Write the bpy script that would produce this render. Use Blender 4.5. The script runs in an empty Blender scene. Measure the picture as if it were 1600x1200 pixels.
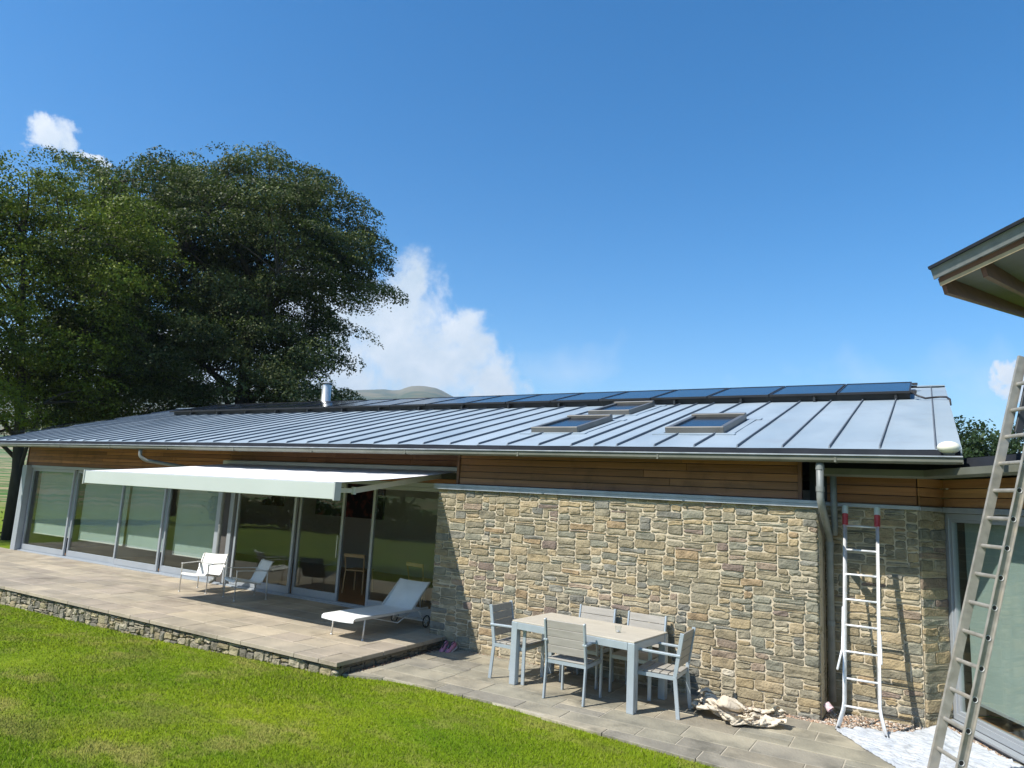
import bpy, bmesh, math, random
import numpy as np
from mathutils import Vector, Matrix, noise
rnd = random.Random(7)
C = bpy.context.scene.collection
SC = bpy.context.scene

# ------------------------------------------------------------------ camera
YAW, PITCH, ROLL, FPX = -0.544680780, 0.157193121, 0.0521094992, 1091.13
CAMZ = 2.25
fw = Vector((math.sin(YAW)*math.cos(PITCH), math.cos(YAW)*math.cos(PITCH), math.sin(PITCH)))
rr = Vector((math.cos(YAW), -math.sin(YAW), 0)); uu = rr.cross(fw)
r2 = rr*math.cos(ROLL)+uu*math.sin(ROLL); u2 = -rr*math.sin(ROLL)+uu*math.cos(ROLL)
cam = bpy.data.cameras.new('camera'); cam.sensor_width = 36; cam.lens = 36*FPX/1600
cam.clip_start = 0.05; cam.clip_end = 20000
camo = bpy.data.objects.new('camera', cam); C.objects.link(camo)
m = Matrix.Identity(4)
for i in range(3):
    m[i][0] = r2[i]; m[i][1] = u2[i]; m[i][2] = -fw[i]
m[2][3] = CAMZ
camo.matrix_world = m
SC.camera = camo

# ------------------------------------------------------------------ sun and sky
SUN_EL = math.radians(48.6)
to_sun = Vector((-0.475*math.cos(SUN_EL), -0.880*math.cos(SUN_EL), math.sin(SUN_EL))).normalized()
sun = bpy.data.lights.new('sun', 'SUN'); sun.energy = 5.0; sun.angle = math.radians(0.5); sun.color = (1.0, 0.955, 0.87)
suno = bpy.data.objects.new('sun', sun); C.objects.link(suno)
suno.rotation_euler = to_sun.to_track_quat('Z', 'Y').to_euler(); suno.location = (0, 0, 30)
w = bpy.data.worlds.new('World'); SC.world = w; w.use_nodes = True
nt = w.node_tree; N = nt.nodes; L = nt.links
bg = N['Background']
sky = N.new('ShaderNodeTexSky'); sky.sky_type = 'NISHITA'; sky.sun_disc = False
sky.sun_elevation = SUN_EL; sky.sun_rotation = math.atan2(to_sun.x, to_sun.y)
sky.air_density = 1.0; sky.dust_density = 0.25; sky.ozone_density = 2.6; sky.altitude = 100
SKY_STR = 0.122
bg.inputs['Strength'].default_value = SKY_STR
# clouds, laid out by compass direction (azimuth from +Y towards +X, elevation), in degrees
tc = N.new('ShaderNodeTexCoord')
def wm(op, a, b=None, c=None, clamp=False):
    n = N.new('ShaderNodeMath'); n.operation = op; n.use_clamp = clamp
    for i, v in enumerate((a, b, c)):
        if v is None: continue
        if isinstance(v, (int, float)): n.inputs[i].default_value = v
        else: L.new(v, n.inputs[i])
    return n.outputs[0]
sep = N.new('ShaderNodeSeparateXYZ'); L.new(tc.outputs['Generated'], sep.inputs[0])
az = wm('MULTIPLY', wm('ARCTAN2', sep.outputs[0], sep.outputs[1]), 57.2958)
el = wm('MULTIPLY', wm('ARCSINE', sep.outputs[2]), 57.2958)
def wnoise(scale, detail, rough, zoff=0.0):
    cb = N.new('ShaderNodeCombineXYZ'); L.new(az, cb.inputs[0]); L.new(el, cb.inputs[1]); cb.inputs[2].default_value = zoff
    n = N.new('ShaderNodeTexNoise'); n.inputs['Scale'].default_value = scale; n.inputs['Detail'].default_value = detail
    n.inputs['Roughness'].default_value = rough; n.inputs['Distortion'].default_value = 0.25
    L.new(cb.outputs[0], n.inputs['Vector']); return n.outputs[0]
n1 = wnoise(0.22, 9, 0.6); n2 = wnoise(0.12, 5, 0.55, 3.3); n3 = wnoise(0.5, 6, 0.62, 9.1)
blobs = [(-47.0, 10.5, 8.5, 8.0), (-41.0, 11.8, 5.4, 7.4), (-36.6, 10.8, 5.0, 5.0), (-42, 6, 9, 5.5), (-32.6, 9.0, 3.2, 3.6), (-35.0, 11.6, 3.2, 3.0), (-40.5, 15.5, 3.4, 2.6), (-36.0, 12.8, 3.2, 2.6),
         (-58, 4.0, 14, 7.5), (-66.8, 22.4, 1.9, 1.3), (-64.3, 21.6, 1.2, .6), (4.9, 9.2, 1.3, 1.1), (5.4, 8.4, 1.4, .8), (-77, 14, 7, 5),
         (60, 12, 22, 7), (120, 10, 18, 6), (-140, 14, 20, 7), (170, 18, 13, 6), (30, 5, 10, 2)]
nA = wnoise(0.42, 7, 0.62, 17.0); nB = wnoise(0.42, 7, 0.62, 31.0)
azw = wm('ADD', az, wm('MULTIPLY', wm('SUBTRACT', nA, 0.5), 5.0)); elw = wm('ADD', el, wm('MULTIPLY', wm('SUBTRACT', nB, 0.5), 4.5))
fld = None
for (a0, e0, ra, re) in blobs:
    da = wm('MULTIPLY', wm('SUBTRACT', azw, a0), 1.0/ra); de = wm('MULTIPLY', wm('SUBTRACT', elw, e0), 1.0/re)
    f = wm('SUBTRACT', 1.0, wm('ADD', wm('MULTIPLY', da, da), wm('MULTIPLY', de, de)))
    fld = f if fld is None else wm('MAXIMUM', fld, f)
fld = wm('ADD', fld, wm('MULTIPLY', wm('SUBTRACT', n1, 0.52), 2.6))
mr = N.new('ShaderNodeMapRange'); mr.interpolation_type = 'SMOOTHSTEP'; L.new(fld, mr.inputs[0]); mr.inputs[1].default_value = -0.10; mr.inputs[2].default_value = 0.85
# thin wisps
wisp = N.new('ShaderNodeMapRange'); L.new(wm('MULTIPLY', n2, wm('SUBTRACT', 1.0, wm('MULTIPLY', wm('ABSOLUTE', wm('SUBTRACT', el, 10.0)), 0.07), clamp=True)), wisp.inputs[0])
wisp.inputs[1].default_value = 0.50; wisp.inputs[2].default_value = 0.75; wisp.inputs[3].default_value = 0; wisp.inputs[4].default_value = 0.3
mask = wm('MAXIMUM', wm('MULTIPLY', mr.outputs[0], 0.93), wisp.outputs[0])
# cloud tone: whiter at the crowns, greyer towards the base
tone = wm('ADD', wm('MULTIPLY', wm('SUBTRACT', n3, 0.5), 0.9), wm('MULTIPLY', wm('SUBTRACT', n2, 0.5), 1.6))
tone = wm('ADD', tone, wm('SUBTRACT', 0.60, wm('MULTIPLY', fld, 0.22)), clamp=True)
ccol = N.new('ShaderNodeMix'); ccol.data_type = 'RGBA'; L.new(tone, ccol.inputs[0])
ccol.inputs[6].default_value = (3.5, 4.3, 5.1, 1); ccol.inputs[7].default_value = (6.3, 6.45, 6.7, 1)
hsv = N.new('ShaderNodeHueSaturation'); hsv.inputs['Saturation'].default_value = 1.40; hsv.inputs['Hue'].default_value = 0.4985; hsv.inputs['Value'].default_value = 1.10
L.new(sky.outputs[0], hsv.inputs['Color'])
cm = N.new('ShaderNodeMix'); cm.data_type = 'RGBA'; L.new(mask, cm.inputs[0]); L.new(hsv.outputs[0], cm.inputs[6]); L.new(ccol.outputs[2], cm.inputs[7])
L.new(cm.outputs[2], bg.inputs['Color'])

SC.view_settings.view_transform = 'Standard'; SC.view_settings.look = 'None'
SC.view_settings.exposure = 0.52; SC.view_settings.gamma = 1; SC.view_settings.use_curve_mapping = False
SC.cycles.max_bounces = 10; SC.cycles.transparent_max_bounces = 24; SC.cycles.volume_bounces = 0

# ------------------------------------------------------------------ materials
def mk(name):
    mt = bpy.data.materials.new(name); mt.use_nodes = True
    return mt, mt.node_tree.nodes, mt.node_tree.links, mt.node_tree.nodes['Principled BSDF']
def pmat(name, c1, c2=None, scale=4.0, rough=0.6, metal=0.0, bump=0.0, bscale=60.0, attr=False, stretch=(1, 1, 1), detail=6, contrast=(0.3, 0.7), spec=None, rvar=0.0, dirt=None, dscale=1.3):
    mt, n, l, b = mk(name)
    geo = n.new('ShaderNodeNewGeometry')
    mp = n.new('ShaderNodeMapping'); l.new(geo.outputs['Position'], mp.inputs[0]); mp.inputs['Scale'].default_value = stretch
    nz = n.new('ShaderNodeTexNoise'); nz.inputs['Scale'].default_value = scale; nz.inputs['Detail'].default_value = detail; l.new(mp.outputs[0], nz.inputs['Vector'])
    mr = n.new('ShaderNodeMapRange'); l.new(nz.outputs[0], mr.inputs[0]); mr.inputs[1].default_value = contrast[0]; mr.inputs[2].default_value = contrast[1]
    mx = n.new('ShaderNodeMix'); mx.data_type = 'RGBA'; l.new(mr.outputs[0], mx.inputs[0])
    c2 = c2 or c1
    mx.inputs[6].default_value = (*c1, 1); mx.inputs[7].default_value = (*c2, 1)
    out = mx.outputs[2]
    if attr:
        at = n.new('ShaderNodeAttribute'); at.attribute_name = 'Col'
        mu = n.new('ShaderNodeMix'); mu.data_type = 'RGBA'; mu.blend_type = 'MULTIPLY'; mu.inputs[0].default_value = 1
        l.new(at.outputs['Color'], mu.inputs[6]); l.new(out, mu.inputs[7]); out = mu.outputs[2]
    if dirt:
        nd = n.new('ShaderNodeTexNoise'); nd.inputs['Scale'].default_value = dscale; nd.inputs['Detail'].default_value = 8; nd.inputs['Roughness'].default_value = 0.65; l.new(geo.outputs['Position'], nd.inputs['Vector'])
        md = n.new('ShaderNodeMapRange'); l.new(nd.outputs[0], md.inputs[0]); md.inputs[1].default_value = 0.52; md.inputs[2].default_value = 0.72; md.inputs[4].default_value = dirt[3]
        mm = n.new('ShaderNodeMix'); mm.data_type = 'RGBA'; l.new(md.outputs[0], mm.inputs[0]); l.new(out, mm.inputs[6]); mm.inputs[7].default_value = (*dirt[:3], 1); out = mm.outputs[2]
    l.new(out, b.inputs['Base Color'])
    b.inputs['Roughness'].default_value = rough; b.inputs['Metallic'].default_value = metal
    if rvar:
        rm = n.new('ShaderNodeMapRange'); l.new(nz.outputs[0], rm.inputs[0]); rm.inputs[1].default_value = .3; rm.inputs[2].default_value = .7
        rm.inputs[3].default_value = rough-rvar; rm.inputs[4].default_value = rough+rvar; l.new(rm.outputs[0], b.inputs['Roughness'])
    if spec is not None: b.inputs['Specular IOR Level'].default_value = spec
    if bump:
        n2 = n.new('ShaderNodeTexNoise'); n2.inputs['Scale'].default_value = bscale; n2.inputs['Detail'].default_value = 5; l.new(mp.outputs[0], n2.inputs['Vector'])
        bp = n.new('ShaderNodeBump'); bp.inputs['Strength'].default_value = bump; bp.inputs['Distance'].default_value = 0.02
        l.new(n2.outputs[0], bp.inputs['Height']); l.new(bp.outputs[0], b.inputs['Normal'])
    return mt
M = {}
M['stone'] = pmat('stone', (.70, .68, .63), (1.16, 1.11, 1.0), 11, .88, bump=.9, bscale=38, attr=True, spec=.25)
M['mortar'] = pmat('mortar', (.50, .43, .31), (.60, .52, .39), 7, .95, bump=.5, bscale=70, spec=.2)
M['mortar_shaded'] = pmat('shadowed_core', (.10, .085, .06), (.17, .15, .11), 9, .95, bump=.5, bscale=50)  # mortar with deep shade put into its colour
M['paving'] = pmat('paving', (.80, .80, .80), (1.18, 1.15, 1.10), 2.2, .8, bump=.35, bscale=30, attr=True, spec=.3, dirt=(.13, .105, .08, .6), dscale=1.3)
M['paving_low'] = pmat('paving_low', (.72, .72, .72), (1.2, 1.17, 1.12), 3.0, .8, bump=.35, bscale=34, attr=True, spec=.3, dirt=(.085, .082, .065, .75), dscale=1.9)
M['joint'] = pmat('joint', (.34, .30, .23), (.52, .47, .37), 5, .95)
M['joint_t'] = pmat('joint_terrace', (.20, .175, .135), (.46, .41, .33), 1.1, .95)
M['zinc'] = pmat('zinc', (.25, .315, .365), (.325, .39, .44), 1.3, .55, metal=0, stretch=(1, .35, .35), rvar=.08, detail=9, dirt=(.24, .28, .32, .55), dscale=2.4, spec=.35)
M['seam_shaded'] = pmat('seam_shaded', (.11, .13, .155), (.15, .17, .195), 3, .75, spec=.2)  # darker than the trays: the seams' shaded flanks put into the colour
M['lead'] = pmat('lead', (.30, .33, .36), (.42, .45, .48), 6, .5, metal=.3, rvar=.1)
M['gutter'] = pmat('gutter', (.115, .12, .095), (.16, .165, .135), 3, .55, dirt=(.08, .08, .06, .5), dscale=4)
M['drip'] = pmat('drip', (.022, .026, .034), (.035, .04, .05), 3, .85, spec=.15)
M['pipe'] = pmat('pipe', (.17, .185, .18), (.24, .255, .245), 8, .5, metal=.1, dirt=(.24, .23, .2, .5), dscale=6)
M['frame'] = pmat('frame', (.33, .36, .39), (.37, .40, .43), 3, .42, metal=.25)
M['frame_dark'] = pmat('frame_dark', (.03, .033, .036), None, 3, .5)
M['board'] = pmat('board', (.75, .72, .70), (1.2, 1.15, 1.1), 6, .6, bump=.3, bscale=30, attr=True, stretch=(.12, .12, 3.2), dirt=(.10, .045, .018, .6), dscale=2.5)
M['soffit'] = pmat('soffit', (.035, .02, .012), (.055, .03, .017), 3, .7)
M['blind'] = pmat('blind', (.30, .36, .345), (.33, .39, .375), 2, .85)
M['in_wall'] = pmat('in_wall', (.52, .50, .46), None, 2, .9)
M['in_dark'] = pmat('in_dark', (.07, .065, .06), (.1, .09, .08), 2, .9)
M['in_floor'] = pmat('in_floor', (.32, .15, .06), (.42, .21, .09), 3, .35, stretch=(1, 6, 1))
M['oak'] = pmat('oak', (.50, .32, .16), (.60, .40, .21), 6, .5, stretch=(1, 1, .2))
M['sling_alu'] = pmat('sling_alu', (.62, .61, .58), (.70, .69, .66), 5, .38, metal=.35)
M['sling'] = pmat('sling', (.70, .71, .69), (.76, .77, .75), 9, .75, bump=.25, bscale=260)
M['awning_top'] = pmat('awning_top', (.78, .77, .77), (.84, .83, .83), 1.5, .8, bump=.15, bscale=9)
M['awning_bar'] = pmat('awning_bar', (.47, .51, .47), (.50, .54, .50), 1.5, .45)
M['awning_metal'] = pmat('awning_metal', (.50, .52, .49), None, 2, .4, metal=.2)
M['alu'] = pmat('alu', (.30, .285, .25), (.42, .40, .355), 14, .45, metal=.35, rvar=.1, dirt=(.42, .36, .27, .7), dscale=7)
M['alu_white'] = pmat('alu_white', (.74, .75, .76), (.82, .83, .84), 14, .35, metal=.3, dirt=(.5, .46, .4, .5), dscale=9)
M['table_metal'] = pmat('table_metal', (.39, .45, .49), (.45, .51, .55), 6, .4, metal=.35)
M['table_top'] = pmat('table_top', (.44, .40, .325), (.52, .475, .39), 4, .6, stretch=(1, 4, 1), bump=.1, bscale=40)
M['slat'] = pmat('slat', (.31, .29, .25), (.38, .355, .31), 5, .65, stretch=(1, 6, 6), bump=.1)
M['slat_dark'] = pmat('slat_back', (.33, .32, .30), (.40, .385, .36), 5, .65, stretch=(1, 1, 6), bump=.1)
M['solar'] = pmat('solar', (.006, .008, .015), (.009, .012, .02), 3, .16, spec=.22)
M['black'] = pmat('black', (.02, .02, .022), (.03, .03, .033), 3, .5)
M['rubber'] = pmat('rubber', (.03, .03, .03), None, 3, .8)
M['red'] = pmat('red', (.40, .03, .045), (.55, .08, .08), 30, .5)
M['grip_pale'] = pmat('grip_pale', (.5, .58, .56), (.65, .68, .66), 30, .5)
M['lamp_white'] = pmat('lamp_white', (.80, .79, .66), None, 3, .4)
M['flue'] = pmat('flue', (.50, .51, .50), (.60, .61, .60), 5, .35, metal=.6)
M['sheet_cloth'] = pmat('dust_sheet', (.36, .39, .43), (.46, .47, .48), 6, .6)
M['canvas'] = pmat('canvas', (.58, .50, .38), (.68, .60, .48), 5, .9, bump=.35, bscale=55, dirt=(.42, .33, .25, .5), dscale=3)
M['pink'] = pmat('pink', (.42, .14, .22), (.55, .25, .32), 30, .7)
M['sole'] = pmat('sole', (.6, .58, .58), None, 3, .6)
M['soil'] = pmat('soil', (.07, .05, .03), (.12, .09, .06), 6, .95, bump=.6, bscale=30)
M['pebble'] = pmat('pebble', (.8, .8, .8), (1.15, 1.1, 1.05), 40, .75, attr=True)
M['bark'] = pmat('bark', (.028, .023, .018), (.06, .05, .04), 5, .9, bump=.8, bscale=14, stretch=(1, 1, .3))
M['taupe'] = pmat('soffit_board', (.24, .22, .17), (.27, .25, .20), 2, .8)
M['rafter'] = pmat('rafter', (.14, .06, .03), (.20, .09, .045), 4, .6, stretch=(.3, .3, 3))
M['trimwood'] = pmat('trimwood', (.42, .31, .18), (.55, .43, .27), 6, .6)
M['art'] = pmat('art', (.02, .01, .01), (.35, .07, .05), 5, .6, contrast=(.5, .75))
M['label_col'] = pmat('bottle_label', (.5, .25, .3), (.75, .7, .72), 40, .5)
def glassmat(name, tint, ior):
    mt, n, l, b = mk(name); n.remove(b); out = n['Material Output']
    tr = n.new('ShaderNodeBsdfTransparent'); tr.inputs[0].default_value = (*tint, 1)
    gl = n.new('ShaderNodeBsdfGlossy'); gl.inputs['Roughness'].default_value = 0.0; gl.inputs[0].default_value = (.92, .97, .93, 1)
    fr = n.new('ShaderNodeFresnel'); gb = n.new('ShaderNodeNewGeometry'); mi = n.new('ShaderNodeMix'); mi.inputs[2].default_value = ior; mi.inputs[3].default_value = 1/ior
    l.new(gb.outputs['Backfacing'], mi.inputs[0]); l.new(mi.outputs[0], fr.inputs[0])
    nz = n.new('ShaderNodeTexNoise'); nz.inputs['Scale'].default_value = 1.1; g = n.new('ShaderNodeNewGeometry'); l.new(g.outputs['Position'], nz.inputs['Vector'])
    bp = n.new('ShaderNodeBump'); bp.inputs['Strength'].default_value = 0.04; bp.inputs['Distance'].default_value = .05; l.new(nz.outputs[0], bp.inputs['Height']); l.new(bp.outputs[0], gl.inputs['Normal'])
    mx = n.new('ShaderNodeMixShader'); l.new(fr.outputs[0], mx.inputs[0]); l.new(tr.outputs[0], mx.inputs[1]); l.new(gl.outputs[0], mx.inputs[2]); l.new(mx.outputs[0], out.inputs[0])
    return mt
M['glass'] = glassmat('glass', (.91, .94, .92), 1.5)
M['clear'] = glassmat('clear_glass', (.96, .97, .97), 1.35)
def leafmat(name, c1, c2, trans=(.12, .2, .02), sheen=.14):
    mt, n, l, b = mk(name)
    at = n.new('ShaderNodeAttribute'); at.attribute_name = 'Col'
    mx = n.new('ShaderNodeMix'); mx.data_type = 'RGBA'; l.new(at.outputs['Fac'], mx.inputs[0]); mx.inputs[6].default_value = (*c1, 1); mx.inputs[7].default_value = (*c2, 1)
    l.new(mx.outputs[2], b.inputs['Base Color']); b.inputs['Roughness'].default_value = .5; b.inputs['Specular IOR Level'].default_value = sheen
    t = n.new('ShaderNodeBsdfTranslucent'); t.inputs[0].default_value = (*trans, 1)
    ms = n.new('ShaderNodeMixShader'); ms.inputs[0].default_value = .14; l.new(b.outputs[0], ms.inputs[1]); l.new(t.outputs[0], ms.inputs[2]); l.new(ms.outputs[0], n['Material Output'].inputs[0])
    return mt
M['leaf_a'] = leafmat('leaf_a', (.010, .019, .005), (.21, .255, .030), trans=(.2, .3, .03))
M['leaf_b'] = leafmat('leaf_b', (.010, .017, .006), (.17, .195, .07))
M['conifer'] = leafmat('conifer', (.018, .032, .016), (.05, .085, .035))
M['hedge'] = leafmat('hedge', (.03, .05, .015), (.07, .11, .03))
def grassmat(name, blades):
    mt, n, l, b = mk(name)
    g = n.new('ShaderNodeNewGeometry')
    def nz(sc, det, stretch=(1, 1, 1), rough=.5):
        mp = n.new('ShaderNodeMapping'); l.new(g.outputs['Position'], mp.inputs[0]); mp.inputs['Scale'].default_value = stretch
        mp.inputs['Rotation'].default_value = (0, 0, .35)
        x = n.new('ShaderNodeTexNoise'); x.inputs['Scale'].default_value = sc; x.inputs['Detail'].default_value = det; x.inputs['Roughness'].default_value = rough; l.new(mp.outputs[0], x.inputs['Vector']); return x.outputs[0]
    def ramp(src, a, c, lo=0, hi=1):
        r = n.new('ShaderNodeMapRange'); l.new(src, r.inputs[0]); r.inputs[1].default_value = a; r.inputs[2].default_value = c; r.inputs[3].default_value = lo; r.inputs[4].default_value = hi; return r.outputs[0]
    def mix(f, a, c):
        x = n.new('ShaderNodeMix'); x.data_type = 'RGBA'
        l.new(f, x.inputs[0])
        for s, v in ((6, a), (7, c)):
            if isinstance(v, tuple): x.inputs[s].default_value = (*v, 1)
            else: l.new(v, x.inputs[s])
        return x.outputs[2]
    k = 1.0 if blades else .62
    big = nz(.5, 4, (1, 1.8, 1)); med = nz(1.1, 5, (1, 1.7, 1), .62); fine = nz(30, 3)
    c = mix(ramp(big, .35, .65), (.185*k, .31*k, .009*k), (.37*k, .46*k, .020*k))
    c = mix(ramp(med, .52, .68, 0, .85), c, (.50*k, .44*k, .13*k))
    c = mix(ramp(nz(.9, 3, (1, 2.2, 1)), .54, .70, 0, .65), c, (.27*k, .26*k, .07*k))
    c = mix(ramp(fine, .3, .75, 0, .55), c, (.09*k, .17*k, .012*k))
    if blades:
        at = n.new('ShaderNodeAttribute'); at.attribute_name = 'Col'
        c = mix(ramp(at.outputs['Fac'], .84, 1, 0, .7), c, (.40, .36, .13))
        c = mix(ramp(at.outputs['Fac'], 0, .3, .45, 0), c, (.05, .10, .01))
    else:
        # beyond the lawn: meadow, fields and far hills
        ln = n.new('ShaderNodeVectorMath'); ln.operation = 'LENGTH'; l.new(g.outputs['Position'], ln.inputs[0]); d = ln.outputs['Value']
        field = mix(ramp(nz(.035, 2, (1, 3, 1)), .36, .46), (.10, .13, .035), (.30, .24, .12))
        field = mix(ramp(nz(.02, 1, (4, 1, 1)), .5, .54), field, (.07, .15, .025))
        field = mix(ramp(nz(.3, 5), .62, .7), field, (.05, .07, .02))
        c = mix(ramp(d, 60, 110), c, field)
        hill = mix(ramp(nz(.006, 8, (1, 1, 1), .65), .42, .58), (.06, .085, .045), (.17, .15, .085))
        c = mix(ramp(d, 900, 1400), c, hill)
    if blades:
        vm = n.new('ShaderNodeMix'); vm.data_type = 'VECTOR'; vm.inputs[0].default_value = .72; l.new(g.outputs['Normal'], vm.inputs[4]); vm.inputs[5].default_value = (0, 0, 1)
        vn = n.new('ShaderNodeVectorMath'); vn.operation = 'NORMALIZE'; l.new(vm.outputs[1], vn.inputs[0]); l.new(vn.outputs[0], b.inputs['Normal'])
    l.new(c, b.inputs['Base Color']); b.inputs['Roughness'].default_value = .65 if blades else .9
    b.inputs['Specular IOR Level'].default_value = .08 if blades else .1
    if blades:
        t = n.new('ShaderNodeBsdfTranslucent'); l.new(c, t.inputs[0])
        ms = n.new('ShaderNodeMixShader'); ms.inputs[0].default_value = .3; l.new(b.outputs[0], ms.inputs[1]); l.new(t.outputs[0], ms.inputs[2]); l.new(ms.outputs[0], n['Material Output'].inputs[0])
    return mt
M['grass_blade'] = grassmat('grass_blade', True); M['ground'] = grassmat('ground', False)

# ------------------------------------------------------------------ helpers
def tag(o, label=None, cat=None, group=None, kind=None):
    if label: o['label'] = label
    if cat: o['category'] = cat
    if group: o['group'] = group
    if kind: o['kind'] = kind
    return o
def empty(name, loc=(0, 0, 0), rz=0, **k):
    o = bpy.data.objects.new(name, None); C.objects.link(o); o.location = loc; o.rotation_euler = (0, 0, rz); o.empty_display_size = .1
    return tag(o, **k)
class MB:
    def __init__(s): s.v = []; s.f = []; s.c = []; s.col = (1, 1, 1); s.T = None
    def add(s, vs, fs, col=None):
        b = len(s.v)
        if s.T is not None: vs = [s.T @ Vector(p) for p in vs]
        s.v += [tuple(p) for p in vs]; s.f += [tuple(b+i for i in f) for f in fs]; s.c += [col or s.col]*len(vs)
    def box(s, x0, x1, y0, y1, z0, z1, ch=0.0, col=None):
        if ch <= 0:
            s.add([(x0, y0, z0), (x1, y0, z0), (x1, y1, z0), (x0, y1, z0), (x0, y0, z1), (x1, y0, z1), (x1, y1, z1), (x0, y1, z1)],
                  [(0, 3, 2, 1), (4, 5, 6, 7), (0, 1, 5, 4), (1, 2, 6, 5), (2, 3, 7, 6), (3, 0, 4, 7)], col)
            return
        # chamfered box (24 vertices)
        V = []; idx = {}
        X = (x0, x1); Y = (y0, y1); Z = (z0, z1)
        for i in (0, 1):
            for j in (0, 1):
                for k in (0, 1):
                    p = [X[i], Y[j], Z[k]]; sg = [1 if a == 0 else -1 for a in (i, j, k)]
                    for ax in range(3):
                        q = list(p)
                        for bx in range(3):
                            if bx != ax: q[bx] += sg[bx]*ch
                        idx[(i, j, k, ax)] = len(V); V.append(q)
        F = []
        def ctr(f): return sum((Vector(V[i]) for i in f), Vector())/len(f)
        mid = Vector(((x0+x1)/2, (y0+y1)/2, (z0+z1)/2))
        def put(f):
            a, b_, c = Vector(V[f[0]]), Vector(V[f[1]]), Vector(V[f[2]])
            if (b_-a).cross(c-a).dot(ctr(f)-mid) < 0: f = f[::-1]
            F.append(tuple(f))
        for ax in range(3):
            o1, o2 = [a for a in range(3) if a != ax]
            for sd in (0, 1):
                cs = []
                for (p, q) in ((0, 0), (1, 0), (1, 1), (0, 1)):
                    key = [0, 0, 0]; key[ax] = sd; key[o1] = p; key[o2] = q; cs.append(idx[(*key, ax)])
                put(cs)
        for ax in range(3):           # edges running along ax
            o1, o2 = [a for a in range(3) if a != ax]
            for p in (0, 1):
                for q in (0, 1):
                    k0 = [0, 0, 0]; k1 = [0, 0, 0]; k1[ax] = 1
                    for k in (k0, k1): k[o1] = p; k[o2] = q
                    put([idx[(*k0, o1)], idx[(*k1, o1)], idx[(*k1, o2)], idx[(*k0, o2)]])
        for i in (0, 1):
            for j in (0, 1):
                for k in (0, 1): put([idx[(i, j, k, a)] for a in range(3)])
        s.add(V, F, col)
    def bar(s, a, b, w, h, up=(0, 0, 1), ch=0.0):     # box along a-b, w across, h along up
        a = Vector(a); b = Vector(b); d = (b-a); ln = d.length; d.normalize(); up = Vector(up)
        if abs(d.dot(up)) > .98: up = Vector((0, 1, 0))
        sx = d.cross(up).normalized(); sz = sx.cross(d).normalized()
        T0 = s.T; Mx = Matrix(((sx.x, d.x, sz.x, a.x), (sx.y, d.y, sz.y, a.y), (sx.z, d.z, sz.z, a.z), (0, 0, 0, 1)))
        s.T = (T0 @ Mx) if T0 is not None else Mx
        s.box(-w/2, w/2, 0, ln, -h/2, h/2, ch); s.T = T0
    def tube(s, path, r, n=10, caps=True, sx=1.0, sy=1.0):
        P = [Vector(p) for p in path]; R = r if isinstance(r, (list, tuple)) else [r]*len(P)
        vs = []; fs = []; prev = None
        for i, p in enumerate(P):
            d = (P[min(i+1, len(P)-1)]-P[max(i-1, 0)]).normalized()
            if prev is None:
                a = Vector((0, 0, 1)) if abs(d.z) < .9 else Vector((0, 1, 0)); u = d.cross(a).normalized()
            else: u = (prev - d*prev.dot(d)).normalized()
            prev = u; v = d.cross(u)
            for k in range(n):
                t = 2*math.pi*k/n; vs.append(p+u*(R[i]*sx*math.cos(t))+v*(R[i]*sy*math.sin(t)))
        for i in range(len(P)-1):
            for k in range(n):
                a = i*n+k; b = i*n+(k+1) % n; fs.append((a, b, b+n, a+n))
        if caps: fs.append(tuple(range(n))[::-1]); fs.append(tuple(range((len(P)-1)*n, len(P)*n)))
        s.add(vs, fs)
    def lathe(s, prof, c=(0, 0, 0), n=24):
        vs = []; fs = []
        for (r, z) in prof:
            for k in range(n):
                t = 2*math.pi*k/n; vs.append((c[0]+r*math.cos(t), c[1]+r*math.sin(t), c[2]+z))
        for i in range(len(prof)-1):
            for k in range(n):
                a = i*n+k; b = i*n+(k+1) % n; fs.append((a, b, b+n, a+n))
        s.add(vs, fs)
    def quad(s, *p): s.add(p, [tuple(range(len(p)))])
    def prism(s, poly, z0, z1, col=None):
        n = len(poly); s.add([(x, y, z0) for x, y in poly]+[(x, y, z1) for x, y in poly],
            [tuple(range(n))[::-1], tuple(range(n, 2*n))]+[(i, (i+1) % n, (i+1) % n+n, i+n) for i in range(n)], col)
    def build(s, name, mt, parent=None, smooth=False, centre=False, colattr=False, fixn=False):
        me = bpy.data.meshes.new(name); v = s.v; loc = Vector((0, 0, 0))
        if centre:
            a = np.array(v); lo = a.min(0); hi = a.max(0); loc = Vector(((lo[0]+hi[0])/2, (lo[1]+hi[1])/2, lo[2])); v = [tuple(p) for p in (a-np.array(loc))]
        me.from_pydata(v, [], s.f)
        if fixn:
            bm = bmesh.new(); bm.from_mesh(me); bmesh.ops.recalc_face_normals(bm, faces=bm.faces); bm.to_mesh(me); bm.free()
        if colattr:
            ca = me.color_attributes.new('Col', 'FLOAT_COLOR', 'POINT'); ca.data.foreach_set('color', np.array([(*c, 1) for c in s.c], dtype=np.float32).ravel())
        if smooth: me.polygons.foreach_set('use_smooth', [True]*len(me.polygons))
        me.materials.append(mt)
        o = bpy.data.objects.new(name, me); C.objects.link(o); o.location = loc
        if parent: o.parent = parent
        return o
def copy_tree(o, parent=None):
    c = o.copy(); C.objects.link(c)
    if parent is not None: c.parent = parent
    for ch in list(o.children): copy_tree(ch, c)
    return c
def arc(p0, p1, p2, n=6):   # quadratic bend
    p0, p1, p2 = Vector(p0), Vector(p1), Vector(p2)
    return [(1-t)**2*p0+2*t*(1-t)*p1+t*t*p2 for t in [i/n for i in range(n+1)]]

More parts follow.
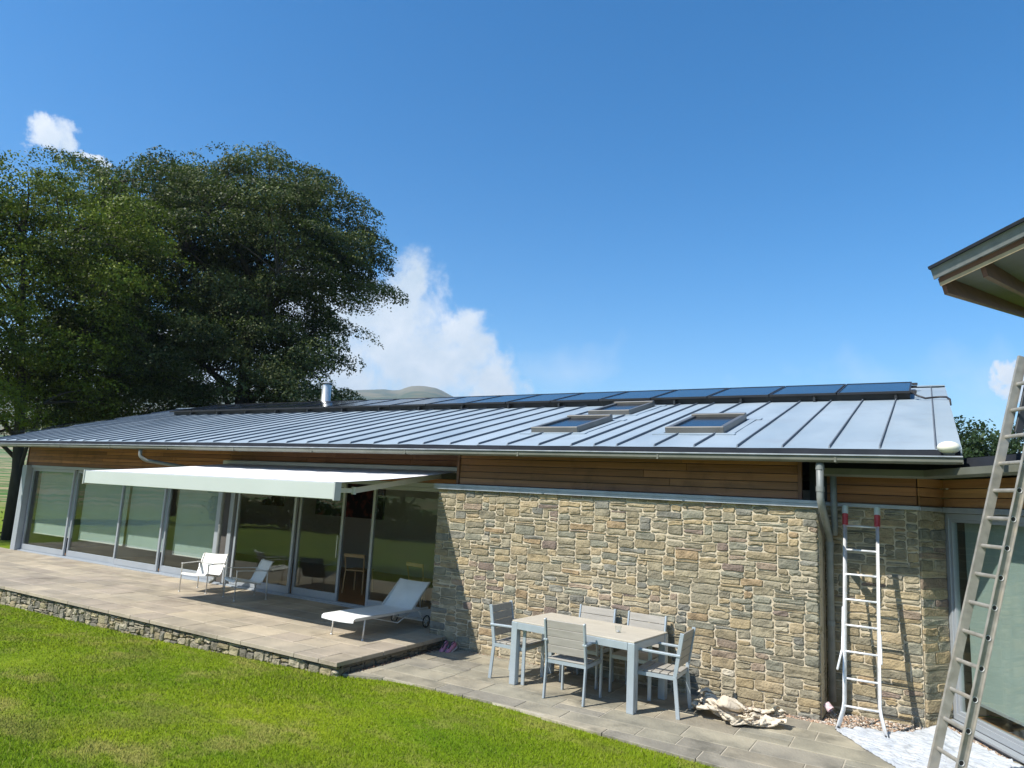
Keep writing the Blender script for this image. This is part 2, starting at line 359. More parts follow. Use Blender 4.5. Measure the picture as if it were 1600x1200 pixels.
# ------------------------------------------------------------------ ground
prof_az = [-180, -120, -85, -75, -70, -60, -52, -46, -44.7, -43, -41.66, -41.0, -40.37, -39.9, -39.5, -39.1, -38.4, -37.5, -37.0, -36.45, -35, -33, -28, -15, 0, 4, 8, 20, 60, 120, 180]
prof_el = [2.5, 3, 4, 5.5, 6.0, 6.4, 7.0, 7.5, 7.62, 7.8, 7.95, 7.92, 7.98, 8.22, 8.36, 8.42, 8.45, 8.36, 8.2, 7.95, 7.3, 6.6, 5.0, 3.6, 3.6, 4.2, 4.4, 4, 3, 2, 2.5]
def lawn_z(x, y):
    z = np.interp(x, [-15, -10, -6.6, -6.2], [-.19, -.13, -.035, -.03])
    return z
def ground_h(r, az, x, y):
    z = float(lawn_z(x, y))
    if r > 28: z += float(np.interp(r, [28, 60, 150, 400, 800, 1000], [0, -.8, -2.2, -1.0, 14, 26]))
    if r > 900:
        H = 2400*math.tan(math.radians(float(np.interp(az, prof_az, prof_el))))
        f = float(np.interp(r, [900, 1200, 1600, 2000, 2400, 3000, 4200], [.05, .25, .55, .82, 1, .9, .5]))
        if r < 2350: f *= 1+.10*noise.noise(Vector((x*.0016, y*.0016, 0)))+.03*noise.noise(Vector((x*.006, y*.006, 4)))
        z = max(z if r < 1100 else 0, H*f)
    return z
radii = [0, 2, 4, 6, 8, 10, 12, 14, 17, 20, 25, 28, 34, 42, 52, 65, 85, 110, 150, 210, 300, 420, 600, 800, 900, 1000, 1200, 1400, 1600, 1800, 2000, 2150, 2300, 2400, 2500, 2700, 3000, 3500, 4200]
azs = sorted(set([float(a) for a in range(-180, 180, 3)]+[-50+.25*k for k in range(72)]+[-72+k*.75 for k in range(29)]+[-2+.5*k for k in range(20)]))
vs = []; fs = []; na = len(azs)
for r in radii:
    for a in azs:
        x = r*math.sin(math.radians(a)); y = r*math.cos(math.radians(a)); vs.append((x, y, ground_h(r, a, x, y)))
for i in range(len(radii)-1):
    for k in range(na):
        a = i*na+k; b = i*na+(k+1) % na; fs.append((a, b, b+na, a+na))
g = MB(); g.add(vs, fs); gr = g.build('ground', M['ground'], smooth=True, fixn=False); tag(gr, kind='structure')
bm = bmesh.new(); bm.from_mesh(gr.data); bmesh.ops.remove_doubles(bm, verts=bm.verts, dist=1e-4); bmesh.ops.recalc_face_normals(bm, faces=bm.faces)
if sum(f.normal.z for f in bm.faces) < 0: bmesh.ops.reverse_faces(bm, faces=bm.faces)
bm.to_mesh(gr.data); bm.free()

# ------------------------------------------------------------------ stone pieces
STONE_COLS = [((.33, .285, .20), 6), ((.30, .27, .20), 6), ((.27, .25, .195), 6), ((.245, .245, .205), 4), ((.225, .225, .205), 2.5), ((.365, .30, .195), 3), ((.39, .325, .225), 3), ((.29, .235, .19), 1.2), ((.235, .19, .17), .7), ((.35, .32, .25), 3), ((.56, .52, .44), .2), ((.34, .26, .17), .8)]
def stone_col(rg, sat=1.0):
    c = rg.choices([a for a, _ in STONE_COLS], [b for _, b in STONE_COLS])[0]; k = rg.uniform(.82, 1.14)
    return tuple(max(.02, x*k) for x in c)
def pack(width, height, cw, chh, rg, hs=((1, 3), (2, 5), (3, 4), (4, 1.6)), wr=(2, 9)):
    nx = int(round(width/cw)); ny = int(round(height/chh)); occ = [[False]*nx for _ in range(ny)]; out = []
    for j in range(ny):
        for i in range(nx):
            if occ[j][i]: continue
            h = rg.choices([a for a, _ in hs], [b for _, b in hs])[0]; h = min(h, ny-j)
            mw = 0
            while i+mw < nx and not occ[j][i+mw]: mw += 1
            wv = rg.randint(wr[0], wr[1]) if h > 1 else rg.randint(wr[0]+2, wr[1]+3)
            if h >= 3: wv = rg.randint(wr[0]+1, wr[1]-1)
            wv = min(wv, mw)
            if mw-wv < (1 if cw > .03 else 5): wv = mw
            for jj in range(j, j+h):
                for ii in range(i, i+wv): occ[jj][ii] = True
            out.append((i*cw, (i+wv)*cw, j*chh, (j+h)*chh))
    return out
def stone_geo(mb, x0, x1, z0, z1, y_face, rg, T=None, jt=.006, proud=.0115, depth=.05, col=None, rough=1.0, skew=.010):
    """rough-faced stone in the XZ plane, face towards -Y"""
    g = jt*rg.uniform(.7, 1.25); x0 += g; x1 -= g; z0 += g; z1 -= g
    wv, h = x1-x0, z1-z0
    if wv < .015 or h < .010: return
    j = lambda a: rg.uniform(-a, a)
    cx, cz = min(.02, wv*.2), min(.016, h*.28)
    sk = min(skew, h*.22)
    zl, zr, zl2, zr2 = z0+j(sk), z0+j(sk), z1+j(sk), z1+j(sk)
    ring = [(x0+cx*rg.uniform(.3, 1.2), zl), ((x0+x1)/2+j(wv*.12), (zl+zr)/2+j(sk*.8)), (x1-cx*rg.uniform(.3, 1.2), zr), (x1+j(.004), zr+cz*rg.uniform(.4, 1.3)), (x1+j(.004), zr2-cz*rg.uniform(.4, 1.3)),
            (x1-cx*rg.uniform(.3, 1.2), zr2), ((x0+x1)/2+j(wv*.12), (zl2+zr2)/2+j(sk*.8)), (x0+cx*rg.uniform(.3, 1.2), zl2), (x0+j(.004), zl2-cz*rg.uniform(.4, 1.3)), (x0+j(.004), zl+cz*rg.uniform(.4, 1.3))]
    n = len(ring); mx, mz = (x0+x1)/2, (z0+z1)/2; pr = proud*rg.uniform(.5, 1.3)
    V = [(x, y_face+depth, z) for x, z in ring]; V += [(x, y_face-pr*.15, z) for x, z in ring]
    ins = min(.011, h*.2)
    for x, z in ring:
        dx, dz = mx-x, mz-z; l = math.hypot(dx, dz)+1e-6; V.append((x+dx/l*ins, y_face-pr+j(.003)*rough, z+dz/l*ins))
    V.append((mx-wv*.2, y_face-pr+j(.008)*rough, mz+j(h*.1))); V.append((mx+wv*.2, y_face-pr+j(.008)*rough, mz+j(h*.1)))
    F = []
    for i in range(n):
        k = (i+1) % n; F.append((i, k, k+n, i+n)); F.append((i+n, k+n, k+2*n, i+2*n))
    a, b = 3*n, 3*n+1
    for i in range(n):
        k = (i+1) % n
        right = [1, 2, 3, 4, 5]
        ci = b if i in right else a
        F.append((i+2*n, k+2*n, ci))
    F.append((1+2*n, b, a)); F.append((6+2*n, a, b))
    if T is not None: V = [T @ Vector(p) for p in V]
    mb.add(V, F, col or stone_col(rg))
def stone_face(parent, rects, T, y_face, rg, limit=300, name='stone', mt=None, key=None, **kw):
    rects = sorted(rects, key=lambda q: -(q[1]-q[0])*(q[3]-q[2]))
    rest = MB()
    for i, q in enumerate(rects):
        mb = MB() if i < limit else rest
        stone_geo(mb, *q, y_face, rg, T, **kw)
        if i < limit and mb.v:
            mb.build(name, mt or M['stone'], parent, centre=True, colattr=True)
    if rest.v:
        o = rest.build('small_stones', mt or M['stone'], parent, colattr=True); o['kind'] = 'stuff'

# ------------------------------------------------------------------ house
house = empty('house', (-10, 12, 0), label='long single-storey house with a ribbed zinc roof, rubble stone wall and glazed front', cat='house')
HI = Matrix.Translation((10, -12, 0))
def hpart(name, parent=None):        # an empty part at world origin inside the house
    o = bpy.data.objects.new(name, None); C.objects.link(o); o.parent = parent or house; o.matrix_parent_inverse = Matrix.Identity(4)
    o.location = (10, -12, 0) if (parent is None or parent == house) else (0, 0, 0); o.empty_display_size = .1
    return o
def hb(mb, name, mt, **k):           # mesh part given in world coordinates
    o = mb.build(name, mt, house, **k); o.location = Vector(o.location)+Vector((10, -12, 0)); return o

YS = 8.784           # stone wall face
YD = 9.65            # door plane
wallp = hpart('stone_wall')
mb = MB(); mb.box(-6.53, -1.17, YS+.004, YS+.34, -.05, 2.325); core = mb.build('wall_core', M['mortar'], wallp)
rg = random.Random(11)
stone_face(wallp, [(a-6.545, b-6.545, c-.02, d-.02) for a, b, c, d in pack(5.40, 2.345, .020, .0293, rg, hs=((1, 2.2), (2, 5), (3, 4.4), (4, 1.6)), wr=(6, 19))], None, YS, rg, limit=299, depth=.03)
# quoins on the end face (right) of the wall, faces +X
Tq = Matrix.Translation((-1.155, YS, 0)) @ Matrix.Rotation(math.radians(90), 4, 'Z')
rq = random.Random(5); endp = hpart('wall_end')
stone_face(endp, [(a, b, c-.02, d-.02) for a, b, c, d in pack(.50, 2.345, .05, .0335, rq, wr=(3, 6))], Tq, 0.0, rq, limit=60, depth=.02)
mb = MB(); mb.box(-1.168, -1.14, YS+.05, 9.32, -.05, 2.325); mb.build('wall_end_core', M['mortar'], endp)
# lead flashing on the wall head
mb = MB(); mb.box(-6.60, -1.12, YS-.055, YS+.12, 2.325, 2.365, .004); mb.box(-6.60, -1.12, YS-.055, YS-.045, 2.285, 2.3245, 0); hb(mb, 'wall_flashing', M['lead'])

# cladding boards
BC = [(.33, .15, .062), (.27, .12, .048), (.38, .18, .077), (.24, .105, .046), (.31, .145, .065)]
def boards(parent, x0, x1, y, z0, z1, hgt, rg, T=None, name='board', lens=(1.8, 3.6), cols=BC):
    nrow = max(1, int(round((z1-z0)/hgt))); hh = (z1-z0)/nrow
    for r in range(nrow):
        x = x0
        while x < x1-.02:
            l = rg.uniform(*lens); xe = min(x1, x+l)
            if x1-xe < .5: xe = x1
            mb = MB(); mb.T = T
            k = rg.uniform(.8, 1.15); c = tuple(v*k for v in rg.choice(cols))
            mb.box(x+.0015, xe-.0015, y+rg.uniform(0, .003), y+.022, z0+r*hh+.004, z0+(r+1)*hh-.004, .003, col=c)
            mb.build(name, M['board'], parent, centre=True, colattr=True); x = xe
clad = hpart('cladding')
rb = random.Random(3)
boards(clad, -6.22, -1.36, 8.86, 2.372, 2.86, .098, rb)
boards(clad, -20.95, -12.62, 9.60, 2.375, 2.86, .08, rb)
boards(clad, -12.62, -6.30, 9.60, 2.665, 2.86, .098, rb)
boards(clad, -12.62, -6.30, 9.60, 2.375, 2.455, .08, rb)
mb = MB(); mb.box(-6.262, -6.222, 8.84, 8.90, 2.37, 2.86); mb.box(-1.358, -1.318, 8.84, 8.90, 2.37, 2.86); mb.box(-20.99, -20.952, 9.585, 9.64, 2.37, 2.86)
mb.build('corner_trim', M['rafter'], clad)
mb = MB(); mb.box(-6.22, -1.36, 8.885, 8.94, 2.372, 2.86); mb.box(-20.95, -6.3, 9.625, 9.70, 2.375, 3.1); mb.box(-1.30, -.17, 9.325, 9.40, 2.37, 3.1); mb.build('cladding_backing', M['black'], clad)

# roof --------------------------------------------------------------
PA = math.radians(14.26); EY, EZ = 8.50, 2.94; RY = 15.40; RZ = EZ+(RY-EY)*math.tan(PA); XR = .265
SL = (RY-EY)/math.cos(PA)
def rp(x, s, n=0.0):      # point on roof: s metres up the slope, n above it
    return Vector((x, EY+s*math.cos(PA)-n*math.sin(PA), EZ+s*math.sin(PA)+n*math.cos(PA)))
def verge(s): return -21.05-2.35*s/SL
roof = hpart('roof')
seams = [.04, -.48, -.98, -1.48, -1.99, -2.51, -3.02, -3.53, -3.85, -4.19, -4.69, -5.2, -5.7]
while seams[-1] > -23.0: seams.append(round(seams[-1]-.507, 3))
SKY_L = [(-5.43, -4.62, 1.20, 2.52), (-5.43, -4.62, 3.38, 4.66), (-3.22, -2.40, 1.13, 2.46)]
edges = [XR]+seams
rz = random.Random(21)
for i in range(len(edges)-1):
    xa, xb = edges[i+1], edges[i]
    if xb < -21.1 and xb < verge(SL)+.02: break
    mb = MB(); nS = 8
    s0 = 0.0
    pts = []
    for k in range(nS+1):
        s = SL*k/nS
        l = max(xa, verge(s)); 
        if l >= xb: l = xb
        wob = lambda: rz.uniform(-.0025, .0025)
        pts.append((rp(l, s, wob()), rp((l+xb)/2, s, .001+wob()*1.6), rp(xb, s, wob())))
    V = [p for t in pts for p in t]; F = []
    for k in range(nS):
        for c in (0, 1):
            a = k*3+c; F.append((a, a+1, a+4, a+3))
    mb.add(V, F); mb.build('roof_tray', M['zinc'], roof, smooth=True)
for x in seams:
    segs = [(0.0, SL)]
    if x < -21.05:
        s_in = (-21.05-x)/2.35*SL
        if s_in > SL-.05: continue
        segs = [(s_in+.01, SL)]
    for (a, b, s0, s1) in SKY_L:
        if a-.06 < x < b+.06:
            segs = [q for (p, e) in segs for q in ((p, min(e, s0-.06)), (max(p, s1+.10), e)) if q[1]-q[0] > .05]
    for (p, e) in segs:
        mb = MB()
        a, b, c, d = rp(x-.007, p+.03), rp(x+.011, p+.03), rp(x+.006, p+.06, .028), rp(x-.006, p+.06, .028)
        a2, b2, c2, d2 = rp(x-.007, e), rp(x+.011, e), rp(x+.006, e, .028), rp(x-.006, e, .028)
        mb.add([a, b, c, d, a2, b2, c2, d2], [(0, 1, 2, 3), (1, 5, 6, 2), (2, 6, 7, 3), (3, 7, 4, 0), (7, 6, 5, 4)])
        mb.build('standing_seam', M['seam_shaded'], roof)
# roof body (deck below the zinc, back slope, ridge, verges)
mb = MB()
a, b, c, d = rp(XR-.02, .05, -.02), rp(XR-.02, SL, -.02), rp(verge(SL)+.03, SL, -.02), rp(-21.0, .05, -.02)
by = 21.0; bz = RZ-(by-RY)*math.tan(PA)
e, f2 = Vector((XR-.02, by, bz)), Vector((-25.2, by, bz))
mb.add([a, b, c, d, e, f2], [(0, 1, 2, 3), (1, 4, 5, 2)])
a1, b1, c1, d1, e1, f1 = [p-Vector((0, 0, .14)) for p in (a, b, c, d, e, f2)]
mb.add([a1, b1, c1, d1, e1, f1], [(3, 2, 1, 0), (2, 5, 4, 1)])
mb.add([a, b, e, a1, b1, e1], [(0, 3, 4, 1), (1, 4, 5, 2)]); mb.add([d, c, f2, d1, c1, f1], [(1, 4, 3, 0), (2, 5, 4, 1)])
mb.build('roof_deck', M['drip'], roof)
mb = MB(); mb.bar(rp(XR, SL, .012), rp(verge(SL), SL, .012), .22, .022); mb.build('ridge_cap', M['zinc'], roof)
mb = MB(); mb.bar(rp(XR, 0, -.055), rp(XR, SL, -.055), .014, .13, up=rp(0, 0, 1)-rp(0, 0, 0)); mb.build('verge_trim', M['zinc'], roof)
mb = MB(); mb.bar(rp(-21.05, 0, -.055), rp(verge(SL), SL, -.055), .014, .13, up=rp(0, 0, 1)-rp(0, 0, 0)); mb.build('verge_trim', M['drip'], roof)
# flue
mb = MB(); mb.lathe([(.30, -.35), (.27, .06), (.20, .16), (.145, .20), (.145, .74), (.14, .76)], (-16.35, 15.7, 4.62)); fl = mb.build('chimney', M['flue'], roof, smooth=True)
mb = MB(); mb.lathe([(.0, .80), (.12, .84), (.185, .81), (.19, .80), (.15, .785)], (-16.35, 15.7, 4.62)); mb.lathe([(.10, .74), (.10, .80)], (-16.35, 15.7, 4.62), 12); mb.build('chimney_cap', M['lead'], roof, smooth=True)
# eaves: drip fascia, gutter, soffit
mb = MB(); mb.box(-21.05, XR-.01, 8.486, 8.491, 2.868, 2.934); hb(mb, 'eaves_fascia', M['drip'])
mb = MB()
prof = [(8.50, 2.866), (8.50, 2.802), (8.475, 2.785), (8.355, 2.785), (8.335, 2.803), (8.335, 2.852), (8.322, 2.856), (8.322, 2.864), (8.342, 2.864), (8.342, 2.806), (8.36, 2.793), (8.47, 2.793), (8.492, 2.806), (8.492, 2.866)]
n_ = len(prof); X0, X1 = -21.35, .27
mb.add([(X0, y, z) for y, z in prof]+[(X1, y, z) for y, z in prof], [(i, (i+1) % n_, (i+1) % n_+n_, i+n_) for i in range(n_)])
for X in (X0, X1): mb.box(X-.004, X+.004, 8.336, 8.50, 2.786, 2.862)
gut = hb(mb, 'gutter', M['gutter'], fixn=True)
mb = MB(); mb.box(-21.35, .27, 8.316, 8.3205, 2.852, 2.8655); hb(mb, 'gutter_lip', M['lead'])
mb = MB()
for k in range(11):
    x = -.9-2.0*k; mb.box(x-.012, x+.012, 8.318, 8.50, 2.780, 2.7845); mb.box(x-.012, x+.012, 8.3295, 8.3345, 2.7845, 2.855)
mb.build('gutter_bracket', M['gutter'], gut).location = (0, 0, 0)
mb = MB(); mb.box(-21.3, .22, 8.505, 8.86, 2.862, 2.872); mb.box(-21.3, -6.25, 8.861, 9.62, 2.862, 2.872); mb.box(-1.32, .22, 8.861, 9.6, 2.862, 2.872)
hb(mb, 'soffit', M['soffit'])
# downpipes
pb = hpart('downpipe')
mb = MB(); mb.tube([(-1.065, 8.42, 2.80), (-1.065, 8.42, 2.45)]+[tuple(p) for p in arc((-1.065, 8.42, 2.42), (-1.065, 8.42, 2.34), (-1.055, 8.50, 2.27))]+[tuple(p) for p in arc((-1.065, 9.05, 2.00), (-1.065, 9.15, 1.95), (-1.065, 9.15, 1.86))]+[(-1.065, 9.15, .12)], .040, 16)
mb.build('pipe', M['pipe'], pb, smooth=True)
for (z, y, x) in ((2.70, 8.42, -1.065), (2.46, 8.42, -1.065), (1.84, 9.15, -1.065), (.95, 9.15, -1.065)):
    mb = MB(); mb.tube([(x, y, z), (x, y, z+.055)], .046, 16); mb.build('pipe_collar', M['pipe'], pb)
pc = hpart('downpipe')
mb = MB(); P = [Vector(p) for p in [(-13.9, 8.42, 2.80), (-13.9, 8.42, 2.72)]]+arc((-13.9, 8.42, 2.68), (-13.88, 8.42, 2.60), (-13.8, 8.52, 2.56))+arc((-12.62, 9.42, 2.38), (-12.55, 9.50, 2.36), (-12.55, 9.50, 2.26))+[Vector((-12.55, 9.50, .40))]+arc((-12.55, 9.50, .30), (-12.55, 9.50, .22), (-12.57, 9.40, .21))
mb.tube(P, .036, 14); mb.build('pipe', M['pipe'], pc, smooth=True)
mb = MB(); mb.tube([(-12.55, 9.5, 1.3), (-12.55, 9.5, 1.35)], .042, 14); mb.build('pipe_collar', M['pipe'], pc)

# glazed front ---------------------------------------------------------
def window(x0, x1, y, head=2.30, sill=.185, blind=None, handle=None, style='door', fr=.055, brail=.13):
    wn = hpart('window')
    mb = MB(); t = .05
    mb.box(x0, x0+fr, y, y+t, sill, head, .003); mb.box(x1-fr, x1, y, y+t, sill, head, .003)
    mb.box(x0+fr, x1-fr, y+.002, y+t-.002, sill, sill+brail, .003); mb.box(x0+fr, x1-fr, y+.002, y+t-.002, head-.07, head, .003)
    mb.build('window_frame', M['frame'], wn)
    mb = MB(); mb.box(x0+fr-.005, x1-fr+.005, y+.02, y+.032, sill+brail-.005, head-.065); mb.build('pane', M['glass'], wn)
    if blind:
        mb = MB(); mb.box(x0+.09, x1-.09, y+.20, y+.204, blind, head-.02); mb.build('roller_blind', M['blind'], wn)
        mb = MB(); mb.box(x0+.09, x1-.09, y+.192, y+.212, blind-.028, blind, .004); mb.build('blind_rail', M['sling_alu'], wn)
    if handle:
        mb = MB(); mb.bar((handle, y-.045, .95), (handle, y-.045, 1.35), .018, .018); mb.bar((handle, y-.04, 1.0), (handle, y, 1.0), .014, .014); mb.bar((handle, y-.04, 1.3), (handle, y, 1.3), .014, .014); mb.build('handle', M['flue'], wn)
    return wn
window(-20.72, -18.62, 9.64, blind=.62); window(-18.60, -16.47, 9.70, blind=.60)
window(-16.45, -14.74, 9.64, blind=.60); window(-14.72, -12.92, 9.70, blind=.57)
window(-12.28, -10.56, 9.64); window(-10.54, -9.36, 9.70, handle=-9.42)
window(-8.62, -6.62, 9.64)
# post, mullions, head and track
mb = MB(); mb.box(-20.97, -20.74, 9.50, 9.70, .15, 2.37, .004); hb(mb, 'end_post', M['frame'])
for i, x in enumerate((-12.80, -12.40)):
    mb = MB(); mb.box(x-.06, x+.06, 9.60, 9.78, .185, 2.30, .004); hb(mb, 'mullion', M['frame'])
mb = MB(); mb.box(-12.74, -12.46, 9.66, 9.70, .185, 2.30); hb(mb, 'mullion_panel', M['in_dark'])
mb = MB(); mb.box(-20.73, -6.4, 9.59, 9.80, 2.302, 2.374, .003); hb(mb, 'window_head', M['frame'])
mb = MB(); mb.box(-20.97, -6.4, 9.56, 9.84, .10, .165, .003); mb.box(-20.73, -6.4, 9.62, 9.635, .166, .183); mb.box(-20.73, -6.4, 9.70, 9.712, .166, .183); hb(mb, 'door_track', M['frame'])
# interior
mb = MB(); mb.box(-20.9, -1.4, 9.86, 14.2, .08, .148); hb(mb, 'interior_floor', M['in_floor'])
inw = hpart('interior_wall')
mb = MB()
mb.box(-20.9, -6.0, 14.0, 14.1, .15, 2.95); mb.box(-18.0, -17.9, 10.6, 14.0, .15, 2.95); mb.build('partition', M['in_wall'], inw)
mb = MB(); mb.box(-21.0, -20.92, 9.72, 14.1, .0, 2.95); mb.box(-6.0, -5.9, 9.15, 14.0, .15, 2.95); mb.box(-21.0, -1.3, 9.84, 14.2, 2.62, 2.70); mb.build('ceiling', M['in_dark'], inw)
for bx_ in ((-6.52, -6.45, 9.12, 9.66, -.05, 2.33), (-20.98, -20.93, 9.72, 21, -.3, 3.0), (-20.9, 0, 20.9, 21.0, -.3, 3.1), (-.02, .08, 9.75, 20.9, -.3, 3.1)):
    mb = MB(); mb.box(*bx_); mb.build('outer_wall', M['mortar'], inw)
# skylights
for (a, b, s0, s1) in SKY_L:
    sk = hpart('skylight')
    UP = rp(0, 0, 1)-rp(0, 0, 0)
    mb = MB()
    h = .10
    mb.bar(rp(a, s0, h/2), rp(b, s0, h/2), .07, h, up=UP, ch=.006); mb.bar(rp(a, s1, h/2+.01), rp(b, s1, h/2+.01), .11, h+.02, up=UP, ch=.006)
    mb.bar(rp(a+.035, s0+.03, h/2-.004), rp(a+.035, s1-.05, h/2-.004), .07, h, up=UP, ch=.006); mb.bar(rp(b-.035, s0+.03, h/2-.004), rp(b-.035, s1-.05, h/2-.004), .07, h, up=UP, ch=.006)
    mb.build('skylight_frame', pmat('skylight_grey', (.13, .125, .115), (.17, .165, .15), 3, .4, metal=.3) if 'skf' not in M else M['skf'], sk)
    M.setdefault('skf', bpy.data.materials['skylight_grey'])
    mb = MB(); mb.add([rp(a+.06, s0+.03, h-.03), rp(b-.06, s0+.03, h-.03), rp(b-.06, s1-.05, h-.03), rp(a+.06, s1-.05, h-.03)], [(0, 1, 2, 3)]); mb.build('pane', M['solar'], sk)
    mb = MB(); mb.bar(rp(a-.16, s0-.08, .008), rp(b+.16, s0-.08, .008), .10, .012, up=UP); mb.bar(rp(a-.2, s1+.13, .008), rp(b+.2, s1+.13, .008), .16, .012, up=UP)
    mb.bar(rp(a-.085, s0-.03, .007), rp(a-.085, s1+.05, .007), .10, .010, up=UP); mb.bar(rp(b+.085, s0-.03, .007), rp(b+.085, s1+.05, .007), .10, .010, up=UP); mb.build('skylight_flashing', M['zinc'], sk)

# ------------------------------------------------------------------ solar array on the roof
solar = empty('solar_array', tuple(rp(-10, 5.0, 0)), label='row of dark blue solar panels raised along the top of the zinc roof', cat='solar panels')
SO = -Vector(solar.location)
S0, S1, PN = 4.92, 6.72, .135
UP = rp(0, 0, 1)-rp(0, 0, 0)
def sol(mb, name, mt, parent=None, **k):
    o = mb.build(name, mt, parent or solar, **k)
    if parent is None: o.location = Vector(o.location)+SO
    return o
for i in range(18):
    x1 = -.265-1.13*i; x0 = x1-1.11
    mb = MB()
    fr = .022
    mb.bar(rp(x0, S0+fr/2, PN), rp(x1, S0+fr/2, PN), fr, .038, up=UP); mb.bar(rp(x0, S1-fr/2, PN), rp(x1, S1-fr/2, PN), fr, .038, up=UP)
    mb.bar(rp(x0+fr/2, S0+fr, PN), rp(x0+fr/2, S1-fr, PN), fr, .038, up=UP); mb.bar(rp(x1-fr/2, S0+fr, PN), rp(x1-fr/2, S1-fr, PN), fr, .038, up=UP)
    p = sol(mb, 'solar_panel', M['black'])
    mb = MB(); a, b, c, d = rp(x0+fr, S0+fr, PN+.010), rp(x1-fr, S0+fr, PN+.010), rp(x1-fr, S1-fr, PN+.010), rp(x0+fr, S1-fr, PN+.010)
    off = UP*-.012
    mb.add([a, b, c, d, a+off, b+off, c+off, d+off], [(0, 1, 2, 3), (7, 6, 5, 4), (0, 4, 5, 1), (1, 5, 6, 2), (2, 6, 7, 3), (3, 7, 4, 0)]); mb.build('panel_glass', M['solar'], p)
for s in (S0+.28, S1-.35):
    mb = MB(); mb.bar(rp(-.18, s, PN-.045), rp(-20.6, s, PN-.045), .04, .04, up=UP); sol(mb, 'mounting_rail', M['black'])
mb = MB(); mb.bar(rp(-.27, S0+.10, .058), rp(-20.5, S0+.10, .058), .01, .11, up=UP); sol(mb, 'panel_gap_shade', M['black'])  # black strip stands in for the shade below the raised panels
for i in range(16):
    x = -.48-1.27*i
    mb = MB(); mb.bar(rp(x, S0-.02, .04), rp(x, S0+.30, .04), .04, .07, up=UP); mb.bar(rp(x, S0+.02, .06), rp(x, S0+.02, .095), .03, .03); sol(mb, 'roof_clamp', M['frame_dark'])
mb = MB(); mb.bar(rp(-.26, S0+.05, PN-.0), rp(-.17, S0+.05, PN-.0), .04, .04); mb.bar(rp(-.26, S1-.3, PN), rp(-.17, S1-.3, PN), .04, .04); sol(mb, 'end_clamp', M['black'])
mb = MB(); mb.tube([rp(-.24, 4.98, .13), rp(-.17, 4.85, .08), rp(-.05, 4.80, .035), rp(.06, 4.86, .04), rp(.16, 4.88, .045), rp(.245, 4.82, .045), rp(.285, 4.70, .02), rp(.29, 4.6, -.06)], .017, 8)
o = mb.build('cable', M['black'], None, smooth=True); tag(o, 'thick black cable running from the solar panels over the roof edge', 'cable')

# white dome by the gutter end
wd = MB(); 
vs = []; prof = [(.105*math.cos(t), .105*math.sin(t)*.62) for t in [(-.5+i/10)*math.pi for i in range(11)]]
wd.lathe([(max(r, .0005), z) for r, z in prof], (0, 0, 0), 24)
o = wd.build('dome_lamp', M['lamp_white'], None, smooth=True); o.location = (.155, 8.40, 2.955); tag(o, 'cream white dome sitting on the right end of the long gutter', 'lamp')
mb = MB(); mb.tube([(0, 0, -.075), (0, 0, -.04)], .05, 16); b_ = mb.build('base', M['gutter'], o)

# ------------------------------------------------------------------ awning
aw = empty('awning', (-9.5, 9.5, 2.3), label='extended retractable awning with white fabric and pale green front bar over the terrace', cat='awning')
def awp(mb, name, mt, **k):
    o = mb.build(name, mt, aw, **k); o.location = Vector(o.location)+Vector((9.5, -9.5, -2.3)); return o
mb = MB(); mb.box(-12.60, -6.60, 9.42, 9.595, 2.56, 2.655, .01); awp(mb, 'cassette', M['awning_metal'])
mb = MB(); NX, NY = 40, 14; V = []; F = []
for j in range(NY+1):
    t = j/NY
    for i in range(NX+1):
        u = i/NX; x = -12.42+u*5.82; y = 9.44-t*2.80
        z = 2.585-t*.295-.03*math.sin(math.pi*t)*(.6+.4*math.sin(u*math.pi))+.004*math.sin(u*60)*math.sin(math.pi*t)
        V.append((x, y, z))
for j in range(NY):
    for i in range(NX):
        a = j*(NX+1)+i; F.append((a, a+1, a+NX+2, a+NX+1))
mb.add(V, F); k0 = len(mb.v); mb.add([(x, y, z-.003) for x, y, z in V], [f[::-1] for f in F]); awp(mb, 'awning_fabric', M['awning_top'], smooth=True, fixn=False)
for sx_ in (.2, .4, .6, .8):
    k_ = int(NX*sx_); mb = MB(); Q = []
    for j in range(NY+1):
        x, y, z = V[j*(NX+1)+k_]; Q += [(x-.011, y, z+.0035), (x+.011, y, z+.0035)]
    mb.add(Q, [(2*j, 2*j+1, 2*j+3, 2*j+2) for j in range(NY)]); awp(mb, 'fabric_seam', M['sling_alu'])
mb = MB(); mb.box(-12.36, -6.545, 6.57, 6.66, 2.075, 2.285, .006); awp(mb, 'front_bar', M['awning_bar'])
for x in (-12.375, -6.53):
    mb = MB(); mb.box(x-.014, x+.014, 6.555, 6.67, 2.062, 2.30, .003); awp(mb, 'end_cap', M['awning_metal'])
for s, (sx, ex, fx) in enumerate(((-6.85, -6.42, -7.05), (-12.3, -12.0, -11.8))):
    el_ = Vector((ex if s == 0 else -10.9, 7.25 if s == 0 else 8.0, 2.195 if s == 0 else 2.27)); sh = Vector((-7.0 if s == 0 else -12.2, 9.42, 2.50)); ft = Vector((-6.9 if s == 0 else -11.9, 6.67, 2.19))
    if s == 0: el_ = Vector((-6.78, 7.18, 2.195))
    mb = MB(); mb.bar(sh, el_, .035, .075, ch=.006); mb.bar(el_, ft, .030, .065, ch=.006); mb.tube([el_-Vector((0, 0, .05)), el_+Vector((0, 0, .05))], .035, 12); awp(mb, 'folding_arm', M['awning_metal'])

